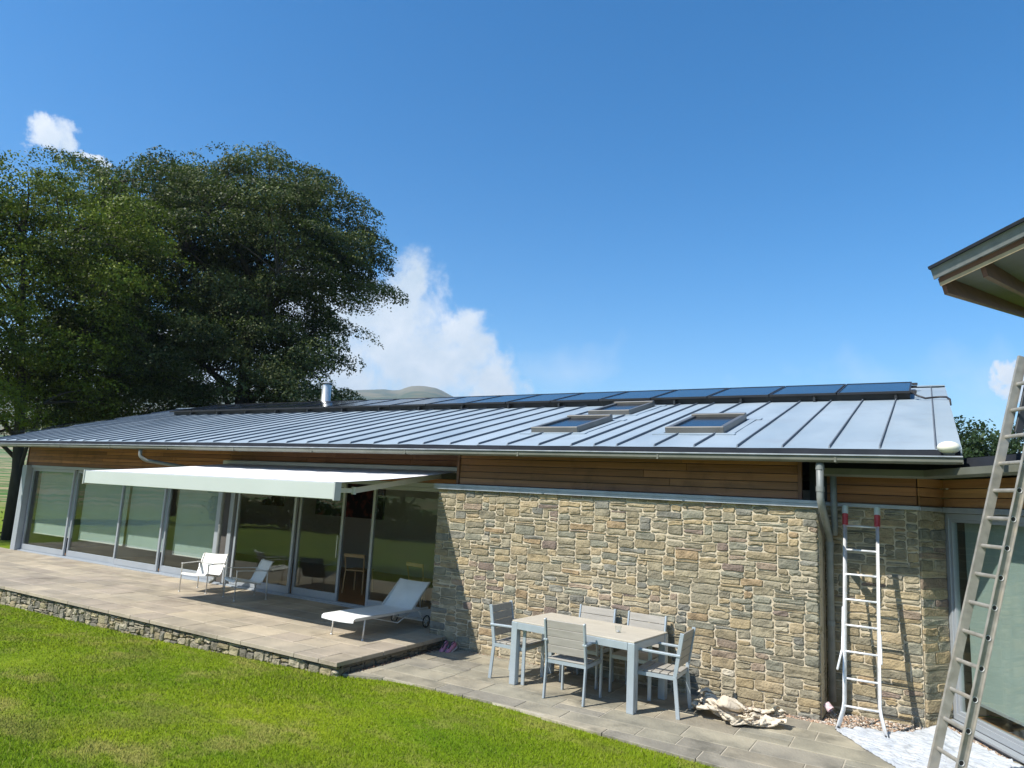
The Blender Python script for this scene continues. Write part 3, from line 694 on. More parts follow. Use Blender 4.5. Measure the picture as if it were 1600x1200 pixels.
# ------------------------------------------------------------------ terrace and patio
def lawn_edge(x): return float(np.interp(x, [-6.35, -6.1, -5.77, -5.0, -4.3, -3.15, -2.14, -1.6, 0, 2, 5], [6.62, 6.74, 6.86, 6.91, 6.90, 6.78, 6.68, 6.64, 6.5, 6.3, 6.0]))
PC = [(.385, .335, .258), (.365, .32, .25), (.40, .345, .262), (.37, .32, .252), (.35, .305, .24), (.41, .355, .272), (.36, .31, .25)]
PL = [(.31, .285, .22), (.29, .27, .21), (.325, .295, .225), (.27, .255, .205), (.30, .27, .21), (.345, .31, .235), (.27, .25, .205)]
def paving(parent, x0, x1, rows, z, th, rg, lens, cols, mt, gap=.005, edge=None, xend=None, name='paving_stone', slope=None):
    """rows: list of y boundaries"""
    for r in range(len(rows)-1):
        ya, yb = rows[r], rows[r+1]; x = x0-rg.uniform(0, lens[1])
        while x < x1:
            l = rg.uniform(*lens); xa, xb = max(x, x0), min(x+l, x1); x += l
            if x1-x < lens[0]*.6: xb = x1; x = x1
            if xb-xa < .12: continue
            subs = [(ya, yb)]
            if rg.random() < .22 and xb-xa < .6: ym = ya+(yb-ya)*rg.choice((.4, .5, .6)); subs = [(ya, ym), (ym, yb)]
            for (p, q) in subs:
                j = lambda: rg.uniform(-.0015, .0015)
                pts = [(xa+gap+j(), p+gap+j()), (xb-gap+j(), p+gap+j()), (xb-gap+j(), q-gap+j()), (xa+gap+j(), q-gap+j())]
                if edge:
                    pts = [(px, max(py, edge(px))) for px, py in pts]
                    if min(pts[2][1]-pts[1][1], pts[3][1]-pts[0][1]) < .03: continue
                k = rg.uniform(.92, 1.08); c = rg.choice(cols); c = tuple(v*k for v in c)
                mb = MB(); zt = z+rg.uniform(-.0015, .0015); cx = sum(a for a, _ in pts)/4; cy = sum(b for _, b in pts)/4
                ins = [(a+(cx-a)*.0+math.copysign(.004, cx-a), b+math.copysign(.004, cy-b)) for a, b in pts]
                zz = [zt+rg.uniform(-.001, .001) for _ in range(4)]
                V = [(a, b, z-th) for a, b in pts]+[(a, b, zz[i]-.004) for i, (a, b) in enumerate(pts)]+[(a, b, zz[i]) for i, (a, b) in enumerate(ins)]
                F = [(0, 1, 5, 4), (1, 2, 6, 5), (2, 3, 7, 6), (3, 0, 4, 7), (4, 5, 9, 8), (5, 6, 10, 9), (6, 7, 11, 10), (7, 4, 8, 11), (8, 9, 10, 11)]
                mb.add(V, F, c); mb.build(name, mt, parent, centre=True, colattr=True)
rt = random.Random(17)
terr = empty('terrace', (0, 0, 0), kind='structure')
paving(terr, -22.6, -6.22, [6.55, 6.98, 7.40, 7.86, 8.25, 8.70, 9.12, 9.555], .15, .05, rt, (.42, 1.05), PC, M['paving'])
mb = MB(); mb.box(-22.6, -6.30, 6.68, 9.56, -.2, .0985); mb.box(-22.6, -6.26, 6.57, 9.56, .1045, .1445); mb.build('terrace_bed', M['joint_t'], terr)
mb = MB(); mb.box(-22.58, -6.25, 6.585, 6.598, .085, .0995); mb.box(-6.259, -6.245, 6.62, 8.7, .07, .0995); mb.build('edge_shade_strip', M['mortar_shaded'], terr)  # solid dark strips painted as the shade under the slab overhang
# rubble face below the terrace edge
rw = empty('terrace_wall', (0, 0, 0), kind='structure')
def rz0(x): return float(lawn_z(x, 0))
rects = pack(16.3, .30, .05, .032, rt, hs=((1, 2), (2, 4), (3, 4), (4, 3), (5, 1.2)), wr=(2, 5))
DS = [(.42, .39, .31), (.36, .335, .27), (.30, .285, .24), (.47, .43, .34), (.38, .33, .22), (.25, .24, .21), (.44, .40, .27)]
srt = sorted(rects, key=lambda q: -(q[1]-q[0])*(q[3]-q[2])*(1.0 if q[1] > 6 else .5)); rest = MB(); cnt = 0
for q in srt:
    x0, x1 = q[0]-22.55, q[1]-22.55; z1 = q[3]-.205; z0 = q[2]-.205
    if z1 < rz0(x0)-.0: continue
    k = rt.uniform(.55, .95); col = tuple(v*k for v in rt.choice(DS))
    mb = MB() if cnt < 300 else rest
    stone_geo(mb, x0, x1, z0, z1, 6.618, rt, proud=.022, jt=.005, depth=.08, col=col, rough=2.2, skew=.014)
    if cnt < 300 and mb.v: mb.build('rubble_stone', M['stone'], rw, centre=True, colattr=True)
    cnt += 1
if rest.v: rest.build('small_rubble', M['stone'], rw, colattr=True)['kind'] = 'stuff'
mb = MB(); mb.box(-22.6, -6.245, 6.632, 6.66, -.3, .099); mb.build('wall_core', M['mortar_shaded'], rw)
# low stones under the end of the terrace
Te = Matrix.Translation((-6.262, 6.64, 0)) @ Matrix.Rotation(math.radians(90), 4, 'Z')
for q in pack(2.1, .12, .05, .03, rt, wr=(2, 5)):
    mb = MB(); stone_geo(mb, q[0], q[1], q[2]-.02, q[3]-.02, 0, rt, Te, proud=.01, jt=.006, depth=.03, col=(.22, .19, .14), rough=2); 
    if mb.v: mb.build('rubble_stone', M['stone'], rw, centre=True, colattr=True)

patio = empty('patio', (0, 0, 0), kind='structure')
prow = [6.28, 6.55, 6.92, 7.20, 7.58, 7.95, 8.28, 8.62]
paving(patio, -6.235, 3.4, prow, 0.0, .035, rt, (.38, 1.0), PL, M['paving_low'], gap=.0055, edge=lawn_edge)
paving(patio, -6.235, -2.3, [8.62, 8.775], 0.0, .035, rt, (.38, 1.0), PL, M['paving_low'], gap=.0055)
mb = MB()
ex = [-6.24+i*.3 for i in range(33)]
poly = [(x, lawn_edge(x)+.035) for x in ex]+[(ex[-1], 8.61), (-2.3, 8.612), (-2.3, 8.775), (-6.24, 8.775)]
mb.prism(poly, -.05, -.0055); mb.build('patio_bed', M['joint'], patio)
mb = MB(); mb.box(-2.29, 3.4, 8.62, 9.9, -.06, -.025); mb.box(3.4, 3.6, 6, 9, -.06, -.03); o = mb.build('gravel_bed', M['soil'], patio)
# pebbles: a strip along the wall foot, wider in the recess
rp_ = np.random.RandomState(4)
ico = bmesh.new(); bmesh.ops.create_icosphere(ico, subdivisions=1, radius=1.0); iv = np.array([v.co[:] for v in ico.verts]); if_ = np.array([[v.index for v in f.verts] for f in ico.faces]); ico.free()
def scatter(name, spots, smin, smax, cols, mt, zbase, kind='stuff', label=None, flat=.6):
    n = len(spots); nv = len(iv); V = np.zeros((n, nv, 3)); Cc = np.zeros((n, nv, 4)); Cc[..., 3] = 1
    for i, (x, y) in enumerate(spots):
        s = rp_.uniform(smin, smax); sc = np.array([s*rp_.uniform(.8, 1.35), s*rp_.uniform(.7, 1.2), s*flat*rp_.uniform(.7, 1.1)]); a = rp_.uniform(0, 6.28)
        P = iv*(1+rp_.uniform(-.14, .14, (nv, 1)))*sc; ca, sa = math.cos(a), math.sin(a)
        V[i, :, 0] = P[:, 0]*ca-P[:, 1]*sa+x; V[i, :, 1] = P[:, 0]*sa+P[:, 1]*ca+y; V[i, :, 2] = P[:, 2]+zbase+s*.4+rp_.uniform(0, .008)
        Cc[i, :, :3] = np.array(cols[rp_.randint(len(cols))])*rp_.uniform(.75, 1.2)
    F = (if_[None]+(np.arange(n)*nv)[:, None, None]).reshape(-1, 3)
    me = bpy.data.meshes.new(name); me.from_pydata(V.reshape(-1, 3).tolist(), [], F.tolist())
    ca = me.color_attributes.new('Col', 'FLOAT_COLOR', 'POINT'); ca.data.foreach_set('color', Cc.astype(np.float32).ravel())
    me.polygons.foreach_set('use_smooth', [True]*len(me.polygons)); me.materials.append(mt)
    o = bpy.data.objects.new(name, me); C.objects.link(o); tag(o, label, kind=kind); return o
sp = []
while len(sp) < 5200:
    x = rp_.uniform(-2.3, 1.4); y = rp_.uniform(8.61, 9.7)
    if x < -1.13 and y > 8.80: continue
    if x > -.15 and y > 9.28+(x+.15)*1.9: continue
    if x > .25 and y > 9.35-(x-.25)*1.8: continue
    sp.append((x, y))
scatter('gravel', sp, .006, .019, [(.42, .33, .25), (.50, .44, .37), (.33, .22, .15), (.55, .52, .48), (.26, .22, .19), (.46, .30, .20)], M['pebble'], -.03, label='mixed brown pebbles along the foot of the stone walls')
sp = [(rp_.uniform(-6.15, -2.35), 8.775-abs(rp_.normal(0, .035))) for _ in range(500)]
scatter('gravel', sp, .004, .010, [(.42, .33, .25), (.50, .40, .33), (.33, .22, .15)], M['pebble'], -.004, label='loose grit swept along the foot of the long wall')
sp = [(-6.22+abs(rp_.normal(0, .03)), rp_.uniform(6.7, 8.7)) for _ in range(420)]
scatter('leaf_litter', sp, .006, .018, [(.10, .07, .04), (.16, .09, .05), (.07, .055, .04), (.28, .16, .1)], M['pebble'], -.004, label='dry leaf litter below the terrace end', flat=.3)

# ------------------------------------------------------------------ lawn blades
rgx = np.random.RandomState(9)
def blades(n, xr, yr, hmin, hmax, wd, edge=True):
    x = rgx.uniform(*xr, n); y = rgx.uniform(*yr, n)
    le = np.interp(x, [-22.6, -6.36, -6.35, -6.1, -5.77, -5.0, -4.3, -3.15, -2.14, -1.6, 0, 2, 5], [6.60, 6.60, 6.62, 6.74, 6.86, 6.91, 6.90, 6.78, 6.68, 6.64, 6.5, 6.3, 6.0])
    le = le+.035*np.sin(x*9.0+np.sin(x*23))*.5+rgx.normal(0, .012, n)
    d = np.hypot(x, y)
    # keep what the camera can see (plus a margin)
    az_ = np.degrees(np.arctan2(x, y)); keep = (y < le+.03) & (az_ > -82) & (az_ < 12) & (d > 2.6)
    # density falls with distance
    keep &= rgx.rand(n) < np.clip(9.0/np.maximum(d, 1)**1.15*.62, 0, 1)
    return x[keep], y[keep], d[keep]
xs, ys, ds = blades(1500000, (-22, 1.0), (1.0, 7.0), .02, .05, .004)
n = len(xs); zb = np.interp(xs, [-15, -10, -6.6, -6.2], [-.19, -.13, -.035, -.03])-.002
h = rgx.uniform(.013, .032, n)*(1+.25*np.sin(xs*1.7)*np.cos(ys*2.1)); a = rgx.uniform(0, 6.283, n); wv = rgx.uniform(.0022, .0042, n)*np.clip(ds/6, .9, 2.4)
lean = rgx.uniform(.1, 1.1, n)*h; la = rgx.uniform(0, 6.283, n)
V = np.zeros((n, 3, 3), dtype=np.float32)
V[:, 0] = np.stack([xs-wv*np.cos(a), ys-wv*np.sin(a), zb], 1); V[:, 1] = np.stack([xs+wv*np.cos(a), ys+wv*np.sin(a), zb], 1)
V[:, 2] = np.stack([xs+lean*np.cos(la), ys+lean*np.sin(la), zb+h], 1)
me = bpy.data.meshes.new('grass'); me.vertices.add(3*n); me.vertices.foreach_set('co', V.ravel()); me.loops.add(3*n); me.loops.foreach_set('vertex_index', np.arange(3*n, dtype=np.int32))
me.polygons.add(n); me.polygons.foreach_set('loop_start', np.arange(n, dtype=np.int32)*3); me.update(calc_edges=True)
cl = np.repeat(rgx.rand(n).astype(np.float32), 3); ca = me.color_attributes.new('Col', 'FLOAT_COLOR', 'POINT'); ca.data.foreach_set('color', np.stack([cl, cl, cl, np.ones_like(cl)], 1).ravel())
me.materials.append(M['grass_blade']); o = bpy.data.objects.new('grass', me); C.objects.link(o); tag(o, 'mown lawn in front of the terrace with dry patches', kind='stuff')
print('blades', n)

# ------------------------------------------------------------------ wing with the big window (right)
wing = empty('house_wing', (.10, 9.63, 0), label='cranked glazed wing joining the right end of the house behind the ladders', cat='house wing')
def wpart(name):
    o = bpy.data.objects.new(name, None); C.objects.link(o); o.parent = wing; o.location = (-.10, -9.63, 0); o.empty_display_size = .1; return o
def wb(mb, name, mt, parent=None, **k):
    o = mb.build(name, mt, parent or wing, **k)
    if parent is None: o.location = Vector(o.location)+Vector((-.10, -9.63, 0))
    return o
YR = 9.30
rec = wpart('recess_wall'); rr2 = random.Random(33)
stone_face(rec, [(a-1.14, b-1.14, c-.03, d-.03) for a, b, c, d in pack(.98, 2.345, .020, .0293, rr2, hs=((1, 2), (2, 5), (3, 4), (4, 1.2)), wr=(7, 18))], None, YR, rr2, limit=160, depth=.03)
mb = MB(); mb.box(-1.13, -.16, YR+.004, YR+.3, -.06, 2.315); mb.build('wall_core', M['mortar'], rec)
# return towards the window (short angled piece)
ra = Vector((-.145, YR-.002, 0)); rbv = Vector((.105, 9.63, 0)); dv = (rbv-ra); dl = dv.length; dv.normalize()
Tr = Matrix(((dv.x, -dv.y, 0, ra.x), (dv.y, dv.x, 0, ra.y), (0, 0, 1, 0), (0, 0, 0, 1)))
ret = wpart('return_wall')
z = -.03
rects = []
while z < 2.30:
    hh = rr2.choice((.067, .10, .10, .134)); hh = min(hh, 2.315-z)
    if rr2.random() < .45: mid = dl*rr2.uniform(.4, .6); rects += [(0, mid, z, z+hh), (mid, dl, z, z+hh)]
    else: rects.append((0, dl, z, z+hh))
    z += hh
stone_face(ret, rects, Tr, 0.0, rr2, limit=99, depth=.03)
mb = MB(); mb.T = Tr; mb.box(.012, dl+.05, .006, .25, -.06, 2.31); mb.build('return_core', M['mortar'], ret)
# wing frame of reference: s along the wall, n outwards
WD = Vector((.487, -.873, 0)).normalized(); WN = Vector((-.873, -.487, 0)).normalized()
Tw = Matrix(((WD.x, -WN.x, 0, .10), (WD.y, -WN.y, 0, 9.63), (0, 0, 1, 0), (0, 0, 0, 1)))    # x along wall, y into the building
def WBx(parts, name, mt, parent=None, **k):
    mb = MB(); mb.T = Tw
    for p in parts: mb.box(*p)
    return wb(mb, name, mt, parent, **k)
win = wpart('window')
WBx([(.0, .075, 0, .09, .06, 2.30, .004), (.075, 3.5, .0, .09, 2.235, 2.30, .004), (.075, 3.5, .0, .09, .06, .13, .004), (3.5, 3.6, 0, .09, .06, 2.30, .004)], 'window_frame', M['frame'], win)
WBx([(.075, .115, .015, .075, .13, 2.235, .003), (.115, 3.5, .015, .075, .13, .165, .003), (.115, 3.5, .015, .075, 2.20, 2.235, .003)], 'window_frame', M['frame'], win)
WBx([(.11, 3.5, .04, .052, .16, 2.205)], 'pane', M['glass'], win)
WBx([(.13, 1.62, .15, .154, .30, 2.22), (1.68, 3.3, .15, .154, .30, 2.22)], 'roller_blind', M['blind'], win)
WBx([(.13, 1.62, .142, .162, .27, .30), (1.68, 3.3, .142, .162, .27, .30)], 'blind_rail', M['frame'], win)
WBx([(-.02, 3.6, -.10, .0, .03, .058, .004), (-.02, 3.6, -.04, .09, -.05, .03, .004)], 'window_sill', M['frame'])
WBx([(0, 4.0, .10, 3.0, .0, .09)], 'interior_floor', M['in_floor'])
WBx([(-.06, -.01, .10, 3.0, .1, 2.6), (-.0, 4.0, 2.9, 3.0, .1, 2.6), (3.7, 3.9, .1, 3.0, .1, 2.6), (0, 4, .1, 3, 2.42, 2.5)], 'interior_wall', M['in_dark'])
# lead strips over recess, return and window
mb = MB(); mb.box(-1.12, -.14, YR-.045, YR+.06, 2.315, 2.36, .004); mb.build('flashing', M['lead'], wing).location = (-.10, -9.63, 0)
mb = MB(); mb.T = Tr; mb.box(-.03, dl+.0, -.045, .06, 2.312, 2.358, .004); wb(mb, 'flashing', M['lead'])
WBx([(-.03, 3.8, -.05, .06, 2.303, 2.362, .004)], 'flashing', M['lead'])
wcl = wpart('cladding')
boards(wcl, -1.10, -.16, YR-.01, 2.362, 2.68, .105, rb)
WC_SUN = [(.50, .26, .11), (.45, .23, .10), (.55, .31, .14)]  # brighter, more orange boards: sunlight on the wing put into their colour
boards(wcl, 0, dl, -.01, 2.362, 2.68, .105, rb, T=Tr, cols=WC_SUN)
boards(wcl, .01, 3.7, -.01, 2.364, 2.68, .105, rb, T=Tw, cols=WC_SUN)
# low wing roof: fascia, gutters, deck
mb = MB(); mb.T = None
def gutterrun(a, b, name):
    a, b = Vector(a), Vector(b); d = (b-a).normalized(); nrm = Vector((d.y, -d.x, 0))
    mb = MB(); pf = [(0, .0), (0, -.075), (-.02, -.092), (-.10, -.092), (-.125, -.07), (-.125, .0), (-.117, .0), (-.117, -.068), (-.10, -.084), (-.02, -.084), (-.008, -.072), (-.008, 0)]
    k = len(pf); mb.add([a-nrm*q+Vector((0, 0, z)) for q, z in pf]+[b-nrm*q+Vector((0, 0, z)) for q, z in pf], [(i, (i+1) % k, (i+1) % k+k, i+k) for i in range(k)])
    return wb(mb, name, M['gutter'], fixn=True)
G0 = Vector((-1.12, 9.10, 2.75)); G1 = Vector((-.12, 9.08, 2.745)); G2 = Vector((.10, 9.30, 2.745))
g2a = Tw @ Vector((.0, -.20, 2.755)); g2b = Tw @ Vector((3.9, -.20, 2.765))
Gm = Vector((-.13, 9.10, 2.75))
OFF = .36; q0 = Tw @ Vector((0, -OFF, 2.75)); tt = (q0.y-9.08)/.873; CN = Vector((q0.x+.487*tt, 9.08, 2.75))
gutterrun(G0+Vector((0, -.02, 0)), CN, 'gutter'); gutterrun(CN, Tw @ Vector((3.9, -OFF, 2.76)), 'gutter')
# deck polygon
Pdk = [(-1.1, 9.11), (CN.x-.01, 9.11), tuple((Tw @ Vector((1.0, -OFF+.03, 0)))[:2]), tuple((Tw @ Vector((3.9, -OFF+.03, 0)))[:2]), tuple((Tw @ Vector((3.9, 4.0, 0)))[:2]), (-.6, 13.5), (-1.1, 13.5)]
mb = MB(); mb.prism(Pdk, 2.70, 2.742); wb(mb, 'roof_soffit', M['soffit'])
def wz(x, y): 
    q = Tw.inverted() @ Vector((x, y, 0)); return 2.862+.10*max(0, min(q.y+.30, 3.0))
mb = MB(); P2 = [(x, y) for x, y in Pdk]; mb.add([(x, y, wz(x, y)+.004) for x, y in P2], [tuple(range(7))])
wb(mb, 'low_roof', M['zinc'])
mb = MB(); mb.add([(x, y, 2.744) for x, y in P2]+[(x, y, wz(x, y)) for x, y in P2], [(i, (i+1) % 7, (i+1) % 7+7, i+7) for i in range(7)]+[tuple(range(7, 14))]); wb(mb, 'low_roof_fascia', M['drip'])
mb = MB(); mb.tube([(-1.0, 9.03, 2.67), (-1.0, 9.05, 2.3), (-1.0, 9.10, 2.1), (-1.01, 9.12, 1.98)], .036, 12); wb(mb, 'downpipe', M['pipe'], smooth=True)

# ------------------------------------------------------------------ tall roof corner, upper right
f_, O_ = FPX, Vector((0, 0, CAMZ))
tall = empty('roof_corner', (.06, 8.75, 5.0), label='projecting eaves corner of a taller roof at the upper right, dark fascia over wooden rafters', cat='roof')
Ed = Vector((.539, -.842, 0)).normalized()          # along the eaves, towards the camera
Rd = Vector((math.sin(math.radians(11)), math.cos(math.radians(11)), 0)).normalized()
Rd = (Rd*math.cos(math.radians(10.8))+Vector((0, 0, math.sin(math.radians(10.8))))).normalized()   # rafters rise away
Un = Ed.cross(Rd).normalized()
if Un.z < 0: Un = -Un
Tt = Matrix(((Ed.x, Rd.x, Un.x, 0), (Ed.y, Rd.y, Un.y, 0), (Ed.z, Rd.z, Un.z, 0), (0, 0, 0, 1)))
def tb(boxes, name, mt):
    mb = MB(); mb.T = Tt
    for b in boxes: mb.box(*b)
    return mb.build(name, mt, tall)
tb([(-.02, 5.2, -.05, 14, -.03, .0)], 'roof_sheet', M['drip'])
tb([(.0, 5.1, .0, .05, -.15, -.032)], 'fascia', M['pipe'])
tb([(.05, 5.1, .06, .11, -.24, -.155)], 'eaves_board', M['rafter'])
tb([(.056, 5.1, .052, .0595, -.245, -.205)], 'eaves_trim', M['trimwood'])
tb([(.05, 5.1, .11, 14, -.13, -.10)], 'soffit', M['taupe'])
for k in range(6):
    x = .06+.62*k; tb([(x, x+.07, .115, 13.5, -.34, -.134)], 'rafter', M['rafter'])

# ------------------------------------------------------------------ dining table and chairs
TA = math.radians(-5.6)
table = empty('garden_table', (-3.61, 8.03, 0), TA, label='rectangular garden table with pale slatted top and blue-grey metal legs', cat='table')
TX, TY, TH = .82, .435, .745
mb = MB(); mb.box(-TX, TX, -TY, TY, TH-.018, TH, .003); mb.build('table_top', M['table_top'], table)
mb = MB()
for s in (-1, 1): mb.box(-TX+.08, TX-.08, s*(TY-.004)-.012, s*(TY-.004)+.012-.0, TH-.098, TH-.0195, .002)
for s in (-1, 1): mb.box(s*(TX-.012)-.012, s*(TX-.012)+.012, -TY+.08, TY-.08, TH-.098, TH-.0195, .002)
mb.build('apron', M['table_metal'], table)
for sx in (-1, 1):
    for sy in (-1, 1):
        x, y = sx*(TX-.036), sy*(TY-.036); mb = MB(); mb.box(x-.042, x+.042, y-.042, y+.042, 0, TH-.019, .004); mb.build('leg', M['table_metal'], table)
def garden_chair():
    root = empty('garden_armchair', (0, 0, 0))
    wd2, dp, sh, bh = .245, .47, .44, .875         # half width, depth; front towards -Y? front = +Y
    for s in (-1, 1):
        x = s*wd2
        mb = MB(); mb.bar((x, -.235, .0), (x, -.195, .42), .022, .042, up=(0, 1, 0), ch=.003)
        mb.bar((x, -.195, .415), (x, -.27, bh), .022, .042, up=(0, 1, 0), ch=.003); mb.build('rear_leg', M['table_metal'], root)
        mb = MB(); mb.bar((x, .235, 0), (x, .235, .635), .022, .042, up=(0, 1, 0), ch=.003); mb.build('front_leg', M['table_metal'], root)
        mb = MB(); mb.bar((x, -.255, .64), (x, .275, .652), .048, .024, ch=.004); mb.build('armrest', M['table_metal'], root)
    mb = MB(); mb.bar((-wd2, .232, sh-.035), (wd2, .232, sh-.035), .022, .04); mb.bar((-wd2, -.19, sh-.035), (wd2, -.19, sh-.035), .022, .04)
    for s in (-1, 1): mb.bar((s*(wd2-.0), -.19, sh-.035), (s*(wd2-.0), .232, sh-.035), .020, .038)
    mb.build('seat_frame', M['table_metal'], root)
    for k in range(5):
        y = -.165+k*.092; mb = MB(); mb.box(-wd2+.013, wd2-.013, y-.041, y+.041, sh-.013, sh+.002, .003); mb.build('seat_slat', M['slat'], root)
    for k in range(4):
        t0 = .50+k*.092; p = lambda z: -.195-(z-.415)*(.075/.46)
        mb = MB(); a0 = Vector((0, p(t0), t0)); a1 = Vector((0, p(t0+.088), t0+.088)); mid = (a0+a1)/2; d = (a1-a0)
        mb.bar((-wd2+.013, mid.y+.004, mid.z), (wd2-.013, mid.y+.004, mid.z), .016, d.length, up=d.normalized(), ch=.003); mb.build('back_slat', M['slat_dark'] if False else M['slat'], root)
    return root
ch0 = garden_chair()
CH = [((-3.62, 7.66), 0, 'grey slatted garden armchair standing with its back to the lawn'),
      ((-4.56, 7.99), -90, 'grey slatted garden armchair at the left end of the garden table'),
      ((-2.64, 7.925), 92, 'grey slatted garden armchair at the right end of the table by the bundled cloth'),
      ((-3.80, 8.44), 178, 'garden armchair between table and stone wall, the left one of two'),
      ((-3.13, 8.43), 177, 'garden armchair between table and stone wall, right one behind the glass bowl')]
for i, ((x, y), a, lb) in enumerate(CH):
    o = ch0 if i == 0 else copy_tree(ch0)
    o.location = (x, y, 0); o.rotation_euler = (0, 0, math.radians(a)); tag(o, lb, 'armchair', 'slatted armchairs around the garden table')
mb = MB(); mb.lathe([(.0005, 0), (.03, .002), (.036, .02), (.038, .075), (.036, .075), (.034, .022), (.028, .008), (.0005, .006)], (0, 0, 0), 24)
o = mb.build('glass_bowl', M['clear'], None, smooth=True); o.location = (-3.18, 7.90, .746); tag(o, 'small clear glass tealight holder on the garden table', 'candle holder')
mb = MB(); mb.lathe([(.0005, .008), (.02, .008), (.02, .022), (.0005, .022)], (0, 0, 0), 16); o2 = mb.build('tealight', M['sole'], o)

# ------------------------------------------------------------------ sling chairs and lounger on the terrace
def sling_chair():
    root = empty('sling_chair', (0, 0, 0)); W2 = .27; r = .011     # front towards -Y
    for s in (-1, 1):
        x = s*W2
        mb = MB(); mb.tube([(x, -.30, .0), (x, -.30, .495)]+arc((x, -.30, .50), (x, -.30, .515), (x, -.285, .515), 3), r, 8); mb.tube([(x, -.30, 0), (x, -.30, .012)], .019, 10); mb.build('leg', M['sling_alu'], root, smooth=True)
        mb = MB(); mb.tube([(x, .27, .0), (x, .25, .50)], r, 8); mb.tube([(x, .27, 0), (x, .27, .012)], .019, 10); mb.build('leg', M['sling_alu'], root, smooth=True)
        mb = MB(); mb.bar((x, -.31, .518), (x, .33, .505), .045, .012, ch=.003); mb.build('armrest', M['sling_alu'], root)
        mb = MB(); mb.tube([(s*.245, -.32, .335), (s*.245, -.29, .345), (s*.245, .08, .285)]+arc((s*.245, .10, .28), (s*.245, .15, .27), (s*.245, .18, .32), 4)+[(s*.245, .33, .64), (s*.245, .36, .665)], .013, 8); mb.build('seat_rail', M['sling_alu'], root, smooth=True)
    mb = MB()
    for (y, z) in ((-.29, .33), (.26, .485), (.13, .265)): mb.tube([(-W2, y, z), (W2, y, z)], .010, 8)
    mb.build('cross_bar', M['sling_alu'], root, smooth=True)
    prof = [(-.335, .322), (-.325, .345), (-.29, .355), (-.1, .325), (.06, .295), (.12, .287), (.165, .305), (.2, .365), (.27, .505), (.33, .635), (.355, .668), (.375, .655)]
    V = []; F = []
    for (y, z) in prof:
        for i in range(7): u = -1+i/3; V.append((u*.25, y, z-.012*(1-u*u)))
    for j in range(len(prof)-1):
        for i in range(6): a = j*7+i; F.append((a, a+1, a+8, a+7))
    mb = MB(); mb.add(V, F); mb.add([(x, y+.002, z-.006) for x, y, z in V], [f[::-1] for f in F]); mb.build('sling_seat', M['sling'], root, smooth=True)
    return root
s1 = sling_chair(); s1.location = (-11.99, 8.83, .152); s1.rotation_euler.z = math.radians(14); 
s1.rotation_euler.z = math.atan2(.19, .48)+0; tag(s1, 'white sling armchair standing in full sun at the left', 'lounge chair', 'sling armchairs on the terrace')
s2 = copy_tree(s1); s2.location = (-10.78, 8.86, .152); s2.rotation_euler.z = math.atan2(-.18, .54); tag(s2, 'white sling armchair in the awning shade before the glass', 'lounge chair', 'sling armchairs on the terrace')

lo = empty('sun_lounger', (-7.15, 7.70, .152), 0, label='white mesh sun lounger with raised back and small wheels beside the stone wall', cat='sun lounger')
LW = .30
mb = MB(); prof = [(-.24, .262), (-.235, .30), (-.19, .315), (.2, .315), (.7, .305), (1.02, .30), (1.08, .315), (1.20, .44), (1.42, .67), (1.44, .675)]
V = []; F = []
for (y, z) in prof:
    for i in range(7): u = -1+i/3; V.append((u*LW, y, z-.012*(1-u*u)))
for j in range(len(prof)-1):
    for i in range(6): a = j*7+i; F.append((a, a+1, a+8, a+7))
mb.add(V, F); mb.add([(x, y, z-.006) for x, y, z in V], [f[::-1] for f in F]); mb.build('mesh_sling', M['sling'], lo, smooth=True)
for s in (-1, 1):
    x = s*(LW-.005)
    mb = MB(); mb.bar((x, -.21, .295), (x, 1.42, .282), .022, .038, ch=.004); mb.build('side_rail', M['sling_alu'], lo)
    mb = MB(); mb.bar((x, 1.03, .305), (x, 1.44, .672), .020, .030, ch=.004); mb.build('back_rail', M['sling_alu'], lo)
    mb = MB(); mb.tube([(x, -.02, 0), (x, -.0, .28)], .011, 8); mb.tube([(x, -.02, 0), (x, -.02, .014)], .019, 10); mb.build('leg', M['sling_alu'], lo, smooth=True)
    mb = MB(); mb.tube([(x, 1.20, .26), (x, 1.36, .10)], .011, 8); mb.build('leg', M['sling_alu'], lo, smooth=True)
    mb = MB(); P = [(s*(LW+.018), 1.38+.085*math.cos(t), .09+.085*math.sin(t)) for t in [i*2*math.pi/18 for i in range(19)]]; mb.tube(P, .009, 6, caps=False)
    wl = mb.build('wheel', M['rubber'], lo, smooth=True)
    mb = MB(); mb.tube([(s*(LW+.008), 1.38, .09), (s*(LW+.028), 1.38, .09)], .02, 10)
    for t in range(5): mb.bar((s*(LW+.018), 1.38, .09), (s*(LW+.018), 1.38+.08*math.cos(t*1.2566), .09+.08*math.sin(t*1.2566)), .006, .010, up=(1, 0, 0))
    mb.build('hub', M['sling_alu'], wl)
mb = MB(); mb.tube([(-LW, 1.38, .09), (LW, 1.38, .09)], .010, 8); mb.tube([(-LW+.03, 1.0, .25), (-LW+.03, .75, .14), (LW-.03, .75, .14), (LW-.03, 1.0, .25)], .009, 8); mb.tube([(-.2, 1.30, .53), (-.2, 1.36, .28)], .009, 8); mb.tube([(.2, 1.30, .53), (.2, 1.36, .28)], .009, 8)
mb.tube([(-LW, -.18, .285), (LW, -.18, .285)], .010, 8); mb.build('cross_bar', M['sling_alu'], lo, smooth=True)

